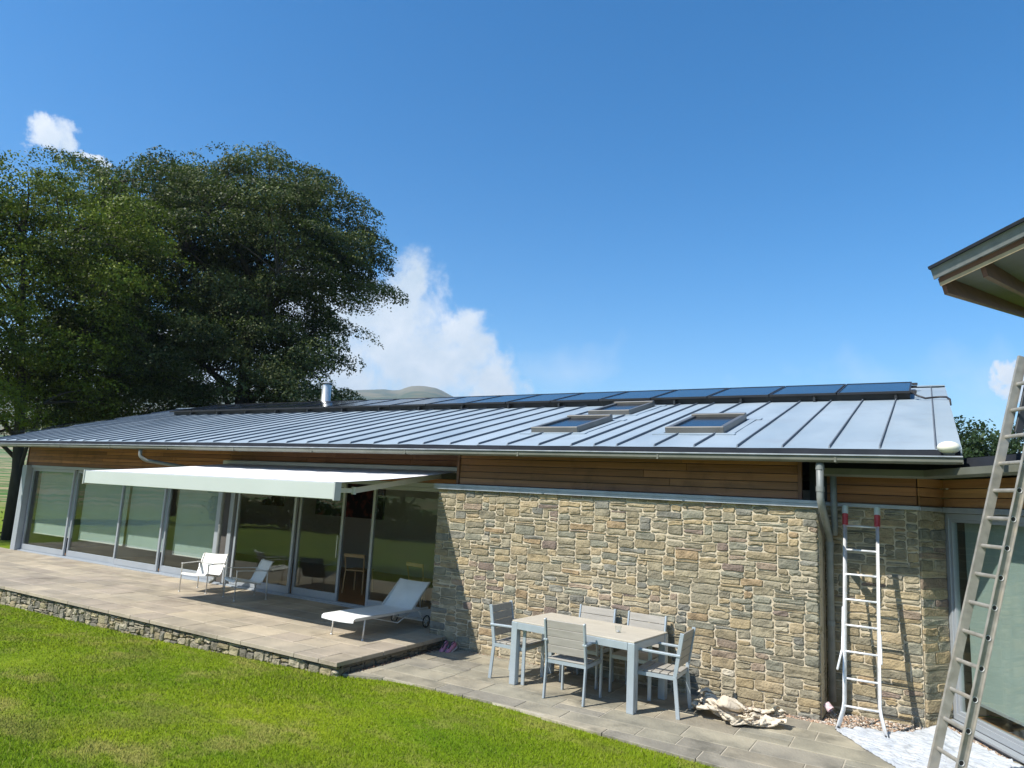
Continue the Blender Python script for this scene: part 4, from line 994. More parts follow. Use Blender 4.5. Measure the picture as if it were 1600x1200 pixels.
# ------------------------------------------------------------------ ladders
def onz(px, py, z=0.0):
    d = fw+(px-800)/FPX*r2+(600-py)/FPX*u2; t = (z-CAMZ)/d.z; return Vector((0, 0, CAMZ))+d*t
fp = onz(1459, 1199); fp = Vector((fp.x*.93, fp.y*.93, .157))
lad = empty('extension_ladder', tuple(fp), label='tall paint-spattered aluminium extension ladder leaning at the right edge, feet on the white sheet', cat='ladder')
th = math.radians(75); Ld = Vector((math.cos(th)*.873, math.cos(th)*.487, math.sin(th))); Lw = Vector((.487, -.873, 0)).normalized(); Ln = Lw.cross(Ld).normalized()
LWD = .325
def rail(a, b, web, fl, nm):
    # C-channel: web plane holds Ld and Ln; flanges point outwards
    mb = MB(); a, b = Vector(a), Vector(b)
    mb.bar(a, b, .004, web, up=Ln); 
    for s in (-1, 1): mb.bar(a+Ln*s*(web/2)+Lw*fl[0], b+Ln*s*(web/2)+Lw*fl[0], fl[1], .005, up=Ln)
    return mb.build(nm, M['alu'], lad)
LEN = 3.72
B0 = Ld*-.160
rail(B0, Ld*LEN, .072, (-.0115, .026), 'rail'); rail(B0+Lw*LWD, Lw*LWD+Ld*LEN, .072, (.0115, .026), 'rail')
for k in range(15):
    s = -.095+.253*k
    mb = MB(); mb.tube([Ld*s, Lw*(LWD/2)+Ld*s, Lw*LWD+Ld*s], .016, 10, sx=.8, sy=1.1); mb.build('rung', M['alu'], lad, smooth=False)
    mb = MB(); mb.tube([Lw*(LWD+.001)+Ld*s, Lw*(LWD+.006)+Ld*s], .022, 14, caps=False); p = Lw*(LWD+.0035)+Ld*s
    mb.tube([Lw*(LWD+.0022)+Ld*s, Lw*(LWD+.0034)+Ld*s], .019, 14); mb.build('rung_end', M['black'] if True else M['alu'], lad)
    mb = MB(); q = [Lw*(LWD+.0045)+Ld*s+Ld*(.022*math.cos(t))+Ln*(.022*math.sin(t)) for t in [i*2*math.pi/14 for i in range(15)]]; mb.tube(q, .0028, 5, caps=False); mb.build('rung_collar', M['alu_white'], lad)
for o_ in (B0, B0+Lw*LWD):
    mb = MB(); mb.bar(o_-Ld*.02, o_+Ld*.05, .036, .085, up=Ln, ch=.006); mb.build('foot', M['rubber'], lad)
# upper section, nested on top of the base one
Lo = Ln*(-.078 if Ln.dot(Vector((-1, -1, 0))) > 0 else .078)
for b_ in (Lw*.03, Lw*(LWD-.03)):
    mb = MB(); mb.bar(b_+Ld*3.0+Lo, b_+Ld*5.2+Lo, .024, .066, up=Ln, ch=.003); mb.build('upper_rail', M['frame_dark'], lad)

sl = empty('hook_ladder', (-.72, 8.54, 0), label='narrow white tubular ladder with red rubber top grips leaning on the recess wall', cat='ladder')
Bz = Vector((0, .57, 2.32)).normalized()
A0 = Vector((0, 0, .0)); SW = .165; TOPL = 2.37
def sp_(x, s, y=0): return Vector((x, 0, 0))+Bz*s+Vector((0, y, 0))
for s in (-1, 1):
    x = s*SW; fx = -.235 if s < 0 else .235
    mb = MB(); mb.tube([Vector((x+s*.065, -.05, .0)), sp_(x+s*.01, .20), sp_(x, .28), sp_(x, TOPL)], .016, 10, sx=.8, sy=2.1)
    mb.build('rail', M['alu_white'], sl, smooth=True)
    mb = MB(); mb.tube([Vector((x+s*.065, -.05, .0)), Vector((x+s*.062, -.045, .035))], .021, 10); mb.build('foot', M['rubber'], sl)
    mb = MB(); mb.tube([sp_(x, TOPL-.20, -.012), sp_(x, TOPL-.02, -.012)], .031, 10); mb.build('red_grip', M['red'], sl, smooth=False)
    mb = MB(); mb.tube([sp_(x, TOPL-.07, -.014), sp_(x, TOPL+.02, -.014)], .033, 10); mb.build('grip_tip', M['grip_pale'], sl)
mb = MB(); mb.tube([Vector((-SW-.055, -.03, .60)), sp_(-SW-.026, .80, -.01), sp_(-SW-.022, 1.0, -.01), sp_(-SW-.02, 1.25, -.01)], .012, 8); mb.tube([Vector((SW+.035, -.04, .72)), sp_(SW+.022, .85, -.01), sp_(SW+.018, 1.0, -.01)], .010, 8); mb.build('swing_leg', M['alu_white'], sl, smooth=True)
for k in range(8):
    s = .235+.275*k; mb = MB(); mb.tube([sp_(-SW, s), sp_(SW, s)], .0115, 10); mb.build('rung', M['alu_white'], sl, smooth=True)

# ------------------------------------------------------------------ dust sheet, canvas bundle, shoes, bottle
def in_poly(x, y, P):
    c = False; j = len(P)-1
    for i in range(len(P)):
        if (P[i][1] > y) != (P[j][1] > y) and x < (P[j][0]-P[i][0])*(y-P[i][1])/(P[j][1]-P[i][1])+P[i][0]: c = not c
        j = i
    return c
SP = [(-.96, 8.44), (-.80, 8.62), (-.50, 8.72), (-.30, 8.86), (-.16, 9.10), (.02, 9.22), (.16, 9.06), (.42, 8.70), (.80, 8.15), (1.3, 7.3), (.9, 6.7), (.2, 6.9), (-.25, 7.45), (-.55, 7.85), (-.80, 8.22)]
def ray_r(cx, cy, th, P):
    dx, dy = math.cos(th), math.sin(th); best = None
    for i in range(len(P)):
        ax, ay = P[i][0]-cx, P[i][1]-cy; bx, by = P[(i+1) % len(P)][0]-cx-ax, P[(i+1) % len(P)][1]-cy-ay
        den = dx*by-dy*bx
        if abs(den) < 1e-9: continue
        t = (ax*by-ay*bx)/den; u = (ax*dy-ay*dx)/den
        if t > 0 and 0 <= u <= 1 and (best is None or t > best): best = t
    return best
NT, NR = 420, 110; cx_, cy_ = .02, 8.30; V = [(cx_, cy_, .02)]; F = []
def sheet_z(x, y):
    a = noise.noise(Vector((x*9, y*9, 0))); rd = 1-abs(noise.noise(Vector((x*5+2, y*15+x*4, 4)))*2.4)
    z = .010+.008*(a+.6)+.030*max(0, rd-.35)
    rd2 = 1-abs(noise.noise(Vector((x*5+y*4, y*6-x*4, 8)))*2.4); z += .030*max(0, rd2-.7)
    return z+math.exp(-((x-.0)**2+(y-9.05)**2)/.012)*.07
for k in range(NT):
    th_ = 2*math.pi*k/NT; R_ = ray_r(cx_, cy_, th_, SP)*(1+.025*noise.noise(Vector((math.cos(th_)*6, math.sin(th_)*6, 3)))+.008*noise.noise(Vector((math.cos(th_)*30, math.sin(th_)*30, 3))))
    for j in range(1, NR+1):
        q = R_*(j/NR)**.7; x, y = cx_+q*math.cos(th_), cy_+q*math.sin(th_); V.append((x, y, max(.006, sheet_z(x, y)*(1 if j < NR else .3))))
for k in range(NT):
    k2 = (k+1) % NT; F.append((0, 1+k*NR, 1+k2*NR))
    for j in range(NR-1): F.append((1+k*NR+j, 2+k*NR+j, 2+k2*NR+j, 1+k2*NR+j))
mb = MB(); mb.add(V, F); o = mb.build('dust_sheet', M['sheet_cloth'], None, smooth=True, centre=True); tag(o, 'crinkled white plastic dust sheet spread on the ground under the ladders', 'dust sheet')

ax0, ax1 = Vector((-2.42, 8.16)), Vector((-1.42, 8.02))
folds = [14,94,4,11,105,14,11,121,0,18,130,0,24,143,5,23,147,27,19,152,43,24,139,50,21,121,64,20,119,93,19,115,119,28,122,122,34,125,107,37,134,101,36,121,118,43,111,128,46,83,126,54,64,122,60,45,121,62,26,131,
63,28,152,68,31,146,73,34,144,78,29,150,83,24,153,86,13,139,88,14,156,89,29,156,92,36,153,96,41,158,101,29,155,105,26,140,107,24,125,112,22,132,117,15,128,121,8,117,126,10,124,132,14,125,140,17,126,147,18,123,
154,18,118,161,22,114,166,30,111,167,44,104,170,53,100,174,49,95,179,44,89,180,41,80,176,37,76,176,37,61,180,41,64,184,46,71,188,50,60,188,59,76,185,81,67,188,96,45,190,118,45,193,135,61,197,131,77,193,144,77,
192,147,95,20,99,8,12,96,6,10,118,10,13,134,0,20,148,3,22,158,20,23,157,40,22,145,54,25,126,62,19,116,80,19,125,110,27,132,124,32,134,109,35,136,89,38,121,105,38,111,129,47,97,119,53,73,111,57,43,116,
60,20,129,63,17,146,67,21,138,73,24,136,77,30,138,81,33,148,85,24,150,89,13,141,92,16,151,96,23,152,97,35,144,100,45,149,107,41,144,113,34,132,111,21,114,119,30,116,125,24,115,126,11,103,132,7,107,138,17,107,
145,27,109,151,31,109,158,35,103,162,29,90,166,33,82,164,51,82,170,59,83,172,44,84,177,49,84,180,47,76,177,45,62,180,46,53,182,54,67,186,59,59,191,57,70,188,77,73,188,96,60,193,111,45,196,133,50,200,132,66,
198,144,79,195,155,89,18,102,23,18,110,5,15,123,10,15,140,15,15,156,7,18,166,26,21,167,47,25,154,55,26,136,66,21,126,78,22,124,99,26,127,111,31,130,94,35,129,79,39,124,90,38,106,111,43,86,111,49,62,107,
51,39,123,54,19,132,61,5,138,67,6,141,72,11,144,77,16,144,81,25,134,85,35,141,87,22,134,93,15,132,97,19,135,101,27,133,102,40,133,106,39,129,110,36,109,113,24,95,118,14,99,125,24,93,130,24,94,133,9,87,
139,3,96,145,13,97,149,26,90,153,35,84,158,38,73,161,28,61,160,49,64,165,53,60,168,45,73,172,55,74,177,62,78,177,56,68,178,54,57,183,51,50,187,59,49,189,68,62,193,79,74,193,94,67,197,112,59,202,128,52,
204,143,65,203,150,80,199,155,93,11,105,28,16,113,22,21,120,15,20,136,17,17,148,26,14,159,41,18,162,57,23,156,70,24,142,70,24,124,87,24,116,106,29,118,108,32,120,93,33,118,76,39,113,83,43,112,104,48,92,100,
54,66,98,52,39,108,54,11,115,59,0,124,66,0,127,72,6,129,78,12,130,83,16,131,85,32,128,89,33,142,91,25,123,96,23,117,101,28,112,105,35,118,109,46,126,115,43,117,118,30,98,117,22,83,122,10,81,128,17,77,
134,22,72,139,18,83,143,5,78,149,10,74,152,20,65,152,35,54,156,19,53,157,33,47,162,40,49,167,35,60,172,42,64,173,60,61,177,68,66,181,64,65,183,62,49,189,56,42,192,59,55,192,81,58,193,94,47,198,107,46,
200,127,39,201,144,47,200,154,63,200,164,81,10,126,24,14,131,23,17,122,32,22,128,34,18,139,42,16,143,55,20,146,72,23,148,83,25,135,79,24,113,95,21,105,108,27,107,106,32,109,103,31,108,87,35,114,95,41,102,94,
46,82,91,52,59,88,57,40,100,57,25,113,60,2,107,65,12,123,71,7,115,77,10,115,82,15,117,87,24,119,89,38,131,93,29,134,94,37,116,100,40,105,104,48,111,109,50,103,113,41,96,118,37,87,122,25,80,120,16,65,
126,8,65,132,9,60,137,16,62,143,25,70,143,12,60,147,9,47,148,21,37,151,9,38,154,20,32,160,24,37,165,33,41,169,43,49,174,48,54,176,64,50,181,72,59,185,70,58,189,67,46,195,60,47,195,76,60,197,94,52,
203,105,50,205,121,50,207,140,45,206,155,56,206,164,74,10,149,28,7,137,26,14,139,35,13,128,44,18,126,54,20,134,68,18,140,82,23,138,89,27,126,87,25,106,91,20,100,95,24,94,106,29,95,107,34,97,102,37,103,85,
39,89,100,44,70,99,49,52,97,53,31,96,58,22,99,62,18,111,67,16,106,70,21,122,75,22,115,80,26,114,85,34,112,90,38,117,93,40,135,97,36,128,100,43,119,106,56,128,113,56,119,119,51,107,124,39,99,121,34,72,
125,23,64,126,12,49,130,24,59,135,22,48,140,28,53,145,27,51,141,18,42,143,10,29,147,9,22,153,10,18,158,17,21,163,27,25,169,37,32,174,40,41,179,54,43,181,69,44,184,79,50,189,77,50,196,70,48,198,69,68,
198,92,66,201,104,63,204,120,63,208,132,61,212,145,65,212,160,79,11,145,10,12,149,25,8,142,41,12,140,51,13,128,68,16,126,82,20,133,99,25,133,98,28,121,91,26,108,81,21,104,78,25,93,82,29,90,86,34,99,80,
35,85,86,42,84,82,41,64,91,46,50,86,51,34,83,59,28,86,64,26,99,65,27,118,69,32,113,74,36,114,78,34,124,82,42,122,87,48,123,93,47,122,97,48,133,101,54,126,105,65,121,111,66,114,114,51,90,123,48,88,
127,38,71,121,31,54,123,22,41,129,26,44,133,35,56,138,40,47,143,40,45,144,29,36,141,26,20,145,22,10,150,21,12,155,27,17,160,35,20,166,47,28,173,54,40,178,53,30,183,58,36,186,72,38,190,84,40,195,81,49,
201,75,58,198,85,79,197,107,75,200,119,72,204,135,80,208,147,84,214,150,93,7,146,15,11,161,22,11,150,42,9,147,62,12,143,79,15,140,97,19,138,110,28,140,109,30,132,85,29,117,76,25,112,65,27,98,61,30,102,70,
33,88,63,38,83,68,39,73,74,43,65,79,46,49,71,53,46,76,59,41,85,62,39,100,64,39,117,67,36,131,73,36,129,77,43,136,82,45,138,87,49,138,92,51,136,95,57,123,98,51,110,105,57,108,111,66,100,118,63,101,
118,50,77,122,43,62,126,37,52,122,34,35,128,30,30,132,42,44,136,33,34,140,40,28,145,45,31,144,36,17,148,30,26,152,39,13,153,36,33,158,40,37,165,51,44,171,65,48,177,65,34,183,66,25,189,64,31,192,75,36,
197,88,39,201,86,55,202,87,75,200,101,88,197,120,92,200,137,91,205,149,97,211,150,105,4,153,15,7,158,33,10,161,48,13,154,59,15,151,74,18,151,88,23,154,101,29,149,99,28,143,83,30,127,68,31,112,63,31,106,46,
34,95,50,39,95,62,37,82,49,40,74,60,45,71,67,48,62,78,53,57,72,58,53,84,61,51,99,66,49,106,69,46,119,71,48,133,75,46,150,81,48,151,86,54,152,91,60,147,97,62,137,99,63,115,103,59,96,108,52,91,
116,66,88,123,61,85,125,51,69,124,51,52,122,48,36,128,45,38,132,42,24,137,51,35,138,51,18,143,50,10,149,47,4,149,56,20,152,57,31,156,53,35,161,54,23,165,67,36,172,67,29,177,83,39,182,81,39,189,70,22,
195,70,25,199,77,40,204,92,49,205,93,67,203,106,76,204,122,85,200,125,107,200,147,109,208,159,116,1,162,22,8,170,22,12,171,37,14,166,57,13,164,74,19,166,83,26,164,87,30,155,83,33,144,71,35,130,61,37,117,56,
37,105,53,37,97,35,41,100,47,41,87,41,42,74,46,45,65,53,50,66,64,52,68,79,58,65,81,62,63,91,65,64,105,68,60,117,66,57,137,71,57,146,77,59,149,82,60,142,87,64,136,93,68,130,99,75,123,104,72,107,
108,67,90,112,60,76,119,61,69,126,63,66,129,55,53,125,59,37,128,51,24,132,57,37,136,63,21,143,69,24,145,73,4,151,76,4,156,75,11,158,78,25,160,66,13,164,77,25,169,71,18,173,83,33,179,77,24,184,85,23,
189,83,29,195,85,23,202,82,29,206,80,48,208,89,67,207,102,79,205,113,95,204,132,98,203,136,121,204,154,129,1,156,39,4,171,35,8,170,47,11,178,62,17,180,64,23,177,60,27,167,60,30,151,52,29,135,46,30,120,40,
34,111,28,38,117,38,41,109,29,45,100,33,46,91,43,43,84,54,48,78,49,52,70,53,56,71,67,55,76,86,58,69,98,60,64,111,62,63,126,66,71,126,70,67,131,74,58,129,78,51,130,84,57,127,90,60,119,95,68,112,
100,75,103,106,81,93,112,76,84,117,75,73,123,75,63,125,68,50,128,68,38,128,65,15,133,75,31,139,77,32,143,85,13,149,83,18,152,98,4,157,98,1,161,93,8,164,85,4,169,82,6,171,87,19,176,84,18,178,92,30,
184,96,34,189,97,30,195,99,32,202,97,34,209,93,39,211,98,58,207,109,65,210,116,88,208,124,103,207,141,112,208,148,132,2,166,52,0,180,37,8,183,35,13,190,48,16,177,40,22,176,33,26,164,30,27,148,25,29,136,17,
33,136,27,37,128,17,42,125,18,44,125,32,46,113,39,48,99,46,43,94,62,46,82,65,51,77,65,56,84,63,59,80,76,61,78,92,62,74,106,61,77,123,62,77,140,68,70,147,74,68,140,79,65,131,80,54,115,86,49,109,
93,55,107,98,62,100,103,68,89,107,75,74,114,84,66,120,90,62,126,82,51,126,80,33,127,80,14,134,78,16,136,91,31,143,89,31,148,94,15,155,92,17,160,102,19,164,106,11,166,95,20,169,102,8,173,98,5,177,90,4,
181,89,14,185,101,17,191,111,21,197,117,29,203,114,36,209,109,42,215,104,51,211,116,62,208,124,73,209,134,92,211,132,112,211,137,129,0,184,56,6,189,51,6,199,30,11,192,22,17,185,15,23,180,7,27,170,6,31,159,6,
36,151,6,41,143,6,37,147,22,39,137,30,38,128,38,41,117,45,44,106,53,48,96,60,45,90,74,50,89,69,53,82,77,57,93,80,61,91,88,65,85,97,66,80,114,65,85,129,67,83,147,73,78,143,76,75,129,80,68,117,
86,65,113,89,53,96,95,52,90,101,53,83,108,57,73,115,65,59,120,77,49,124,93,43,130,90,41,131,89,22,133,89,5,138,91,15,142,102,26,148,99,32,154,90,32,161,92,27,165,103,32,168,108,24,173,101,24,174,112,13,
178,105,5,183,99,2,189,92,8,196,97,16,202,104,26,206,123,25,211,126,40,216,120,48,217,119,67,214,133,72,215,130,88,215,139,106,214,147,124,4,200,63,4,209,43,11,203,43,15,205,27,22,202,16,26,189,21,30,176,23,
35,172,13,39,162,21,44,161,9,43,149,19,40,149,34,37,141,47,39,126,54,40,112,62,45,105,65,49,100,72,49,91,87,53,97,79,52,87,90,56,85,96,60,87,105,64,92,112,68,93,120,69,81,130,72,81,130,73,71,119,
76,59,109,83,61,101,89,68,100,94,67,92,100,70,81,104,61,68,110,65,55,116,72,36,122,84,26,127,100,30,133,99,29,133,102,10,138,99,3,144,104,8,150,107,16,154,102,39,160,98,41,166,95,42,170,106,41,174,110,35,
177,117,26,179,105,21,184,113,7,191,109,3,199,104,3,207,104,12,212,113,28,216,130,29,219,140,45,222,125,55,220,140,63,221,136,84,221,132,103,219,138,121,4,219,55,11,213,51,14,219,30,17,203,44,21,194,33,28,199,33,
33,193,22,38,183,22,42,175,18,46,164,25,48,150,21,45,142,29,41,137,38,43,129,49,44,118,59,43,115,74,44,106,82,48,104,81,51,100,94,55,99,91,55,93,104,56,82,116,60,90,124,65,96,133,70,91,138,72,92,122,
73,83,109,75,68,98,80,55,89,86,61,87,93,60,80,98,61,70,104,71,54,110,82,55,116,90,46,123,99,28,126,97,14,130,111,23,136,109,22,138,113,6,142,114,25,149,111,32,157,104,27,159,109,49,166,102,57,171,98,50,
173,112,52,177,117,42,180,104,38,185,113,22,191,124,9,200,121,6,208,118,5,216,114,12,220,117,33,224,132,39,227,139,55,227,135,74,227,152,77,227,146,97,224,144,117,7,235,55,12,231,41,19,229,36,22,212,34,23,200,47,
25,185,39,31,185,37,37,183,39,39,172,32,44,169,37,48,156,37,48,140,39,43,143,46,42,132,56,46,127,63,48,120,72,44,118,84,48,115,86,52,109,91,55,107,100,59,102,106,55,93,117,62,100,116,67,105,120,70,101,134,
74,91,134,77,82,118,80,74,104,81,71,84,85,62,70,91,54,64,98,53,57,105,58,45,111,80,37,115,101,35,120,102,14,125,113,22,128,111,6,133,119,12,138,120,17,144,118,9,149,122,27,156,119,36,163,115,42,165,114,62,
170,100,66,176,103,59,177,117,57,182,115,47,182,124,27,190,125,27,199,130,16,208,131,12,217,130,12,225,125,19,230,121,36,231,122,57,233,130,73,233,144,80,232,157,93,229,154,113,12,242,50,13,225,61,17,215,50,24,223,45,
28,209,45,27,194,54,28,179,49,32,172,39,35,164,44,40,160,39,45,158,47,48,145,52,43,143,59,39,136,68,42,127,74,47,131,73,49,124,85,47,117,99,49,107,102,52,103,112,55,105,120,56,98,129,61,103,128,66,110,133,
71,112,135,76,105,128,77,96,114,79,86,96,85,74,92,88,78,70,92,73,56,98,72,44,104,74,27,109,98,30,115,108,14,120,119,23,124,123,10,129,124,18,131,130,6,138,125,5,143,127,18,150,116,10,156,114,16,163,114,26,
167,115,48,170,113,65,176,104,73,181,111,65,181,127,55,180,134,38,188,137,33,197,139,28,206,142,21,216,142,19,224,139,25,231,139,33,236,136,46,238,130,63,236,137,85,237,153,93,235,157,109,16,244,38,16,238,54,20,223,58,
22,209,56,28,215,63,31,203,59,30,188,63,31,174,57,37,177,55,40,166,54,40,152,53,45,155,62,46,141,68,41,142,77,42,131,86,47,131,88,52,131,87,52,119,92,51,117,109,49,113,123,52,104,132,58,108,139,60,96,142,
64,105,143,70,106,149,76,102,146,80,92,127,83,90,108,88,87,89,91,72,79,95,84,66,99,91,45,103,97,22,109,111,12,115,129,19,120,125,4,122,136,18,127,133,28,133,128,24,137,134,13,143,128,3,149,129,17,154,123,22,
161,122,25,170,120,36,171,123,57,173,115,76,180,116,79,180,130,68,179,142,55,185,148,43,194,149,39,204,153,32,214,154,29,222,154,30,228,152,40,232,145,56,238,145,62,242,137,75,240,140,95,240,153,105,17,255,46,21,240,50,
18,230,70,20,209,70,25,200,69,31,203,75,35,194,70,32,179,75,34,165,67,39,164,71,37,149,65,42,153,71,47,150,77,43,141,86,44,131,97,48,126,101,53,127,99,56,118,100,55,116,116,54,118,132,52,112,145,56,101,152,
61,104,157,63,91,150,69,96,157,74,91,151,79,83,138,83,78,117,89,80,103,95,78,87,97,72,68,105,86,46,105,107,35,107,128,12,113,139,3,120,142,3,125,139,2,128,141,16,133,141,26,139,135,28,143,139,9,149,127,1,
156,122,5,162,120,9,172,122,23,175,129,49,173,126,74,175,114,90,180,129,81,178,144,71,183,153,58,191,161,46,202,161,46,211,166,40,219,167,40,226,168,44,229,159,61,235,154,75,240,148,81,245,142,88,243,141,104,13,252,60,
20,249,67,24,231,66,24,216,75,23,201,84,27,190,80,34,194,84,38,182,88,36,166,85,35,154,79,37,143,83,42,154,87,46,156,90,48,143,89,47,138,104,51,133,112,55,125,113,59,117,108,59,114,121,59,119,137,58,117,153,
56,110,165,59,95,168,63,85,168,68,86,169,72,78,159,78,74,149,84,74,134,91,76,118,96,81,100,101,83,78,106,90,61,110,109,41,110,133,28,113,150,16,119,159,9,125,161,4,130,151,3,134,144,11,140,147,21,145,138,24,
149,138,7,155,133,10,162,135,12,169,135,25,174,139,53,176,129,73,175,124,95,180,123,93,179,144,85,180,162,70,188,173,53,200,176,42,210,178,46,218,179,48,225,176,57,232,173,62,237,161,63,241,162,84,245,155,100,248,141,102,
11,239,69,17,240,77,24,234,83,29,223,78,28,207,84,26,194,97,28,179,89,33,174,96,37,163,103,34,149,96,39,150,100,43,145,100,45,155,108,49,151,97,52,139,93,55,138,104,59,130,108,63,123,113,63,113,115,63,119,131,
63,122,151,62,114,171,60,103,184,62,85,188,66,77,182,72,75,177,77,77,164,82,83,149,86,87,126,92,91,109,98,95,90,107,96,76,115,103,51,115,128,37,117,148,30,122,149,19,125,163,22,131,165,10,136,157,8,142,150,6,
147,148,19,150,138,25,154,133,35,160,129,38,166,127,43,170,134,68,174,138,82,177,132,96,180,126,107,183,132,90,183,147,75,191,159,61,199,169,58,208,174,63,216,171,65,223,169,74,230,165,79,239,174,67,244,155,71,247,156,86,
251,153,101,10,230,87,16,223,86,22,221,86,29,223,95,32,210,89,31,191,99,27,179,103,29,163,101,32,152,108,38,151,113,38,139,106,43,138,113,47,148,119,51,149,109,55,149,92,58,132,90,63,136,100,65,124,97,67,113,104,
67,119,122,67,122,144,66,109,162,65,99,177,65,96,196,68,80,199,71,90,182,74,93,166,79,99,151,82,98,132,89,101,121,94,110,103,101,107,80,112,111,65,121,121,47,118,147,43,124,143,33,128,152,22,133,167,26,139,170,15,
144,166,5,149,150,3,155,143,12,159,138,24,164,140,37,165,128,60,169,123,79,172,131,96,174,131,110,179,137,111,184,134,104,187,148,83,190,173,69,199,188,49,210,192,54,219,190,60,226,184,69,233,181,77,241,176,82,247,167,72,
251,150,74,251,144,89,9,223,110,15,219,105,22,223,101,25,211,95,30,201,101,36,193,104,33,183,111,35,167,110,36,154,122,34,141,114,38,131,118,44,124,110,47,136,117,55,150,119,58,149,102,61,146,84,67,135,81,73,136,88,
72,121,84,73,115,104,72,125,130,71,118,158,70,102,172,69,103,189,72,93,205,76,86,192,78,86,174,84,90,159,85,102,144,90,91,137,95,100,117,99,120,96,106,122,68,115,129,53,123,143,51,125,157,37,130,145,36,133,153,23,
139,159,24,144,157,17,150,158,15,154,149,21,158,148,36,161,141,49,165,140,70,166,130,87,169,118,102,173,124,122,179,137,127,181,145,100,187,155,95,194,165,76,200,181,64,209,183,72,216,182,75,223,186,82,230,175,93,237,167,94,
245,171,91,252,167,85,255,152,86,11,236,124,15,220,126,19,210,110,26,214,106,32,209,111,36,195,119,36,178,125,29,164,118,30,148,123,33,135,127,39,142,126,43,123,123,49,125,123,56,137,116,63,147,109,67,150,93,71,151,76,
76,139,70,78,125,75,77,114,88,77,118,116,76,115,145,75,109,166,73,113,184,75,109,204,76,102,188,79,103,172,84,104,158,89,101,149,93,108,131,99,103,127,101,100,102,108,115,82,119,124,69,127,135,59,128,151,49,131,157,37,
135,150,34,141,159,36,146,168,25,151,170,12,157,152,8,161,151,25,164,154,44,166,152,67,167,143,85,168,134,102,170,135,120,176,147,126,181,157,110,184,161,82,194,174,87,197,194,61,209,200,64,217,201,66,225,198,74,231,192,86,
237,180,99,242,168,107,249,167,102,254,165,102,13,251,119,16,234,113,20,223,115,24,211,121,27,202,113,30,192,116,30,176,122,27,165,128,31,155,137,32,139,142,37,126,136,45,139,129,52,142,130,60,145,129,66,148,118,71,154,105,
76,152,90,80,150,76,84,135,73,82,121,86,80,111,109,80,119,136,79,118,159,79,117,178,82,113,195,82,97,192,84,90,175,88,97,166,93,105,157,97,113,141,98,119,123,104,117,104,112,120,84,115,139,64,126,148,65,131,155,60,
131,164,46,135,152,47,140,146,36,146,157,33,151,171,26,157,164,15,163,154,12,166,149,29,169,146,53,171,147,74,171,144,94,169,146,111,175,144,111,178,154,92,185,169,95,191,182,79,201,180,80,207,194,78,217,195,79,223,201,86,
230,205,92,237,196,96,243,184,104,247,172,117,252,177,109,12,249,134,19,246,116,24,233,112,29,221,115,27,206,125,29,193,130,27,180,133,29,166,143,35,163,131,37,146,138,41,132,146,46,121,139,53,130,134,58,129,126,65,135,114,
70,140,106,76,142,102,79,139,88,84,145,91,87,128,94,85,115,109,83,111,131,83,115,152,83,115,170,86,116,186,90,96,189,90,84,175,92,83,153,95,93,145,102,103,141,104,116,129,107,126,112,109,133,82,119,141,73,121,157,51,
128,166,55,132,172,55,136,165,46,140,151,50,145,144,37,151,157,31,156,169,30,161,171,14,167,161,20,171,154,42,174,152,64,173,152,83,173,151,103,175,157,116,176,163,96,181,176,78,189,190,66,200,194,74,207,182,87,215,183,93,
222,182,93,228,191,96,235,199,109,242,199,113,248,191,114,251,178,125,16,251,141,17,233,133,22,223,125,28,215,128,31,203,127,30,195,142,32,184,136,31,176,148,36,166,141,40,158,134,43,145,137,48,133,143,53,126,145,58,132,140,
64,132,130,69,131,117,73,129,107,78,128,98,81,138,104,87,139,107,90,120,114,88,114,131,87,120,147,86,120,163,87,108,171,90,103,179,94,94,164,97,83,158,98,80,139,101,90,124,105,102,114,110,112,105,113,135,93,115,153,71,
123,159,65,127,178,56,132,185,49,137,177,46,141,164,50,146,148,52,151,145,38,155,156,33,160,165,29,165,174,23,167,163,44,169,161,64,169,158,81,169,155,99,174,166,109,180,171,104,185,185,91,192,197,82,202,208,77,211,208,79,
217,205,89,222,195,103,227,182,109,233,182,108,240,183,116,245,187,125,250,190,136,19,254,148,21,246,132,26,235,129,31,225,126,35,213,129,36,198,133,34,189,147,36,177,147,36,164,157,38,154,148,41,145,153,46,137,155,51,130,157,
56,140,149,62,142,142,67,141,135,73,139,127,77,134,118,81,126,116,85,136,124,90,132,126,92,119,138,91,115,153,91,125,163,90,114,172,95,106,169,97,94,175,100,97,159,102,89,147,106,90,135,110,96,120,115,109,102,119,128,90,
122,160,78,120,175,58,123,176,42,130,176,35,135,174,32,141,172,38,146,162,43,151,152,52,155,146,41,159,157,42,163,172,37,169,176,37,173,169,52,174,164,72,173,167,84,176,176,94,179,187,103,187,192,99,193,185,94,201,187,93,
209,201,94,216,210,99,223,210,102,228,199,111,232,190,122,237,178,129,243,173,128,248,175,137,24,249,148,21,236,146,24,224,138,29,220,141,34,219,143,37,207,144,38,194,145,40,184,152,40,171,150,41,160,156,45,154,146,46,147,162,
49,135,169,55,132,166,60,135,160,65,133,157,71,132,152,76,129,144,80,134,142,85,130,142,90,136,147,94,129,146,96,117,158,95,121,173,91,121,187,94,109,185,100,106,172,101,88,174,105,82,159,107,98,147,109,111,132,113,128,115,
116,149,97,118,168,85,122,184,69,123,190,51,128,194,38,135,189,31,142,184,30,148,174,37,152,164,44,157,153,53,157,168,43,161,168,49,166,181,48,171,185,47,175,178,59,177,181,74,177,191,87,182,190,85,187,202,93,196,199,93,
203,196,100,208,187,101,215,196,101,220,202,111,227,207,124,234,205,125,240,195,130,244,184,140,245,168,145,27,248,131,26,235,145,24,222,151,26,207,143,32,206,150,36,208,158,40,198,158,36,188,165,38,175,164,43,172,159,47,165,152,
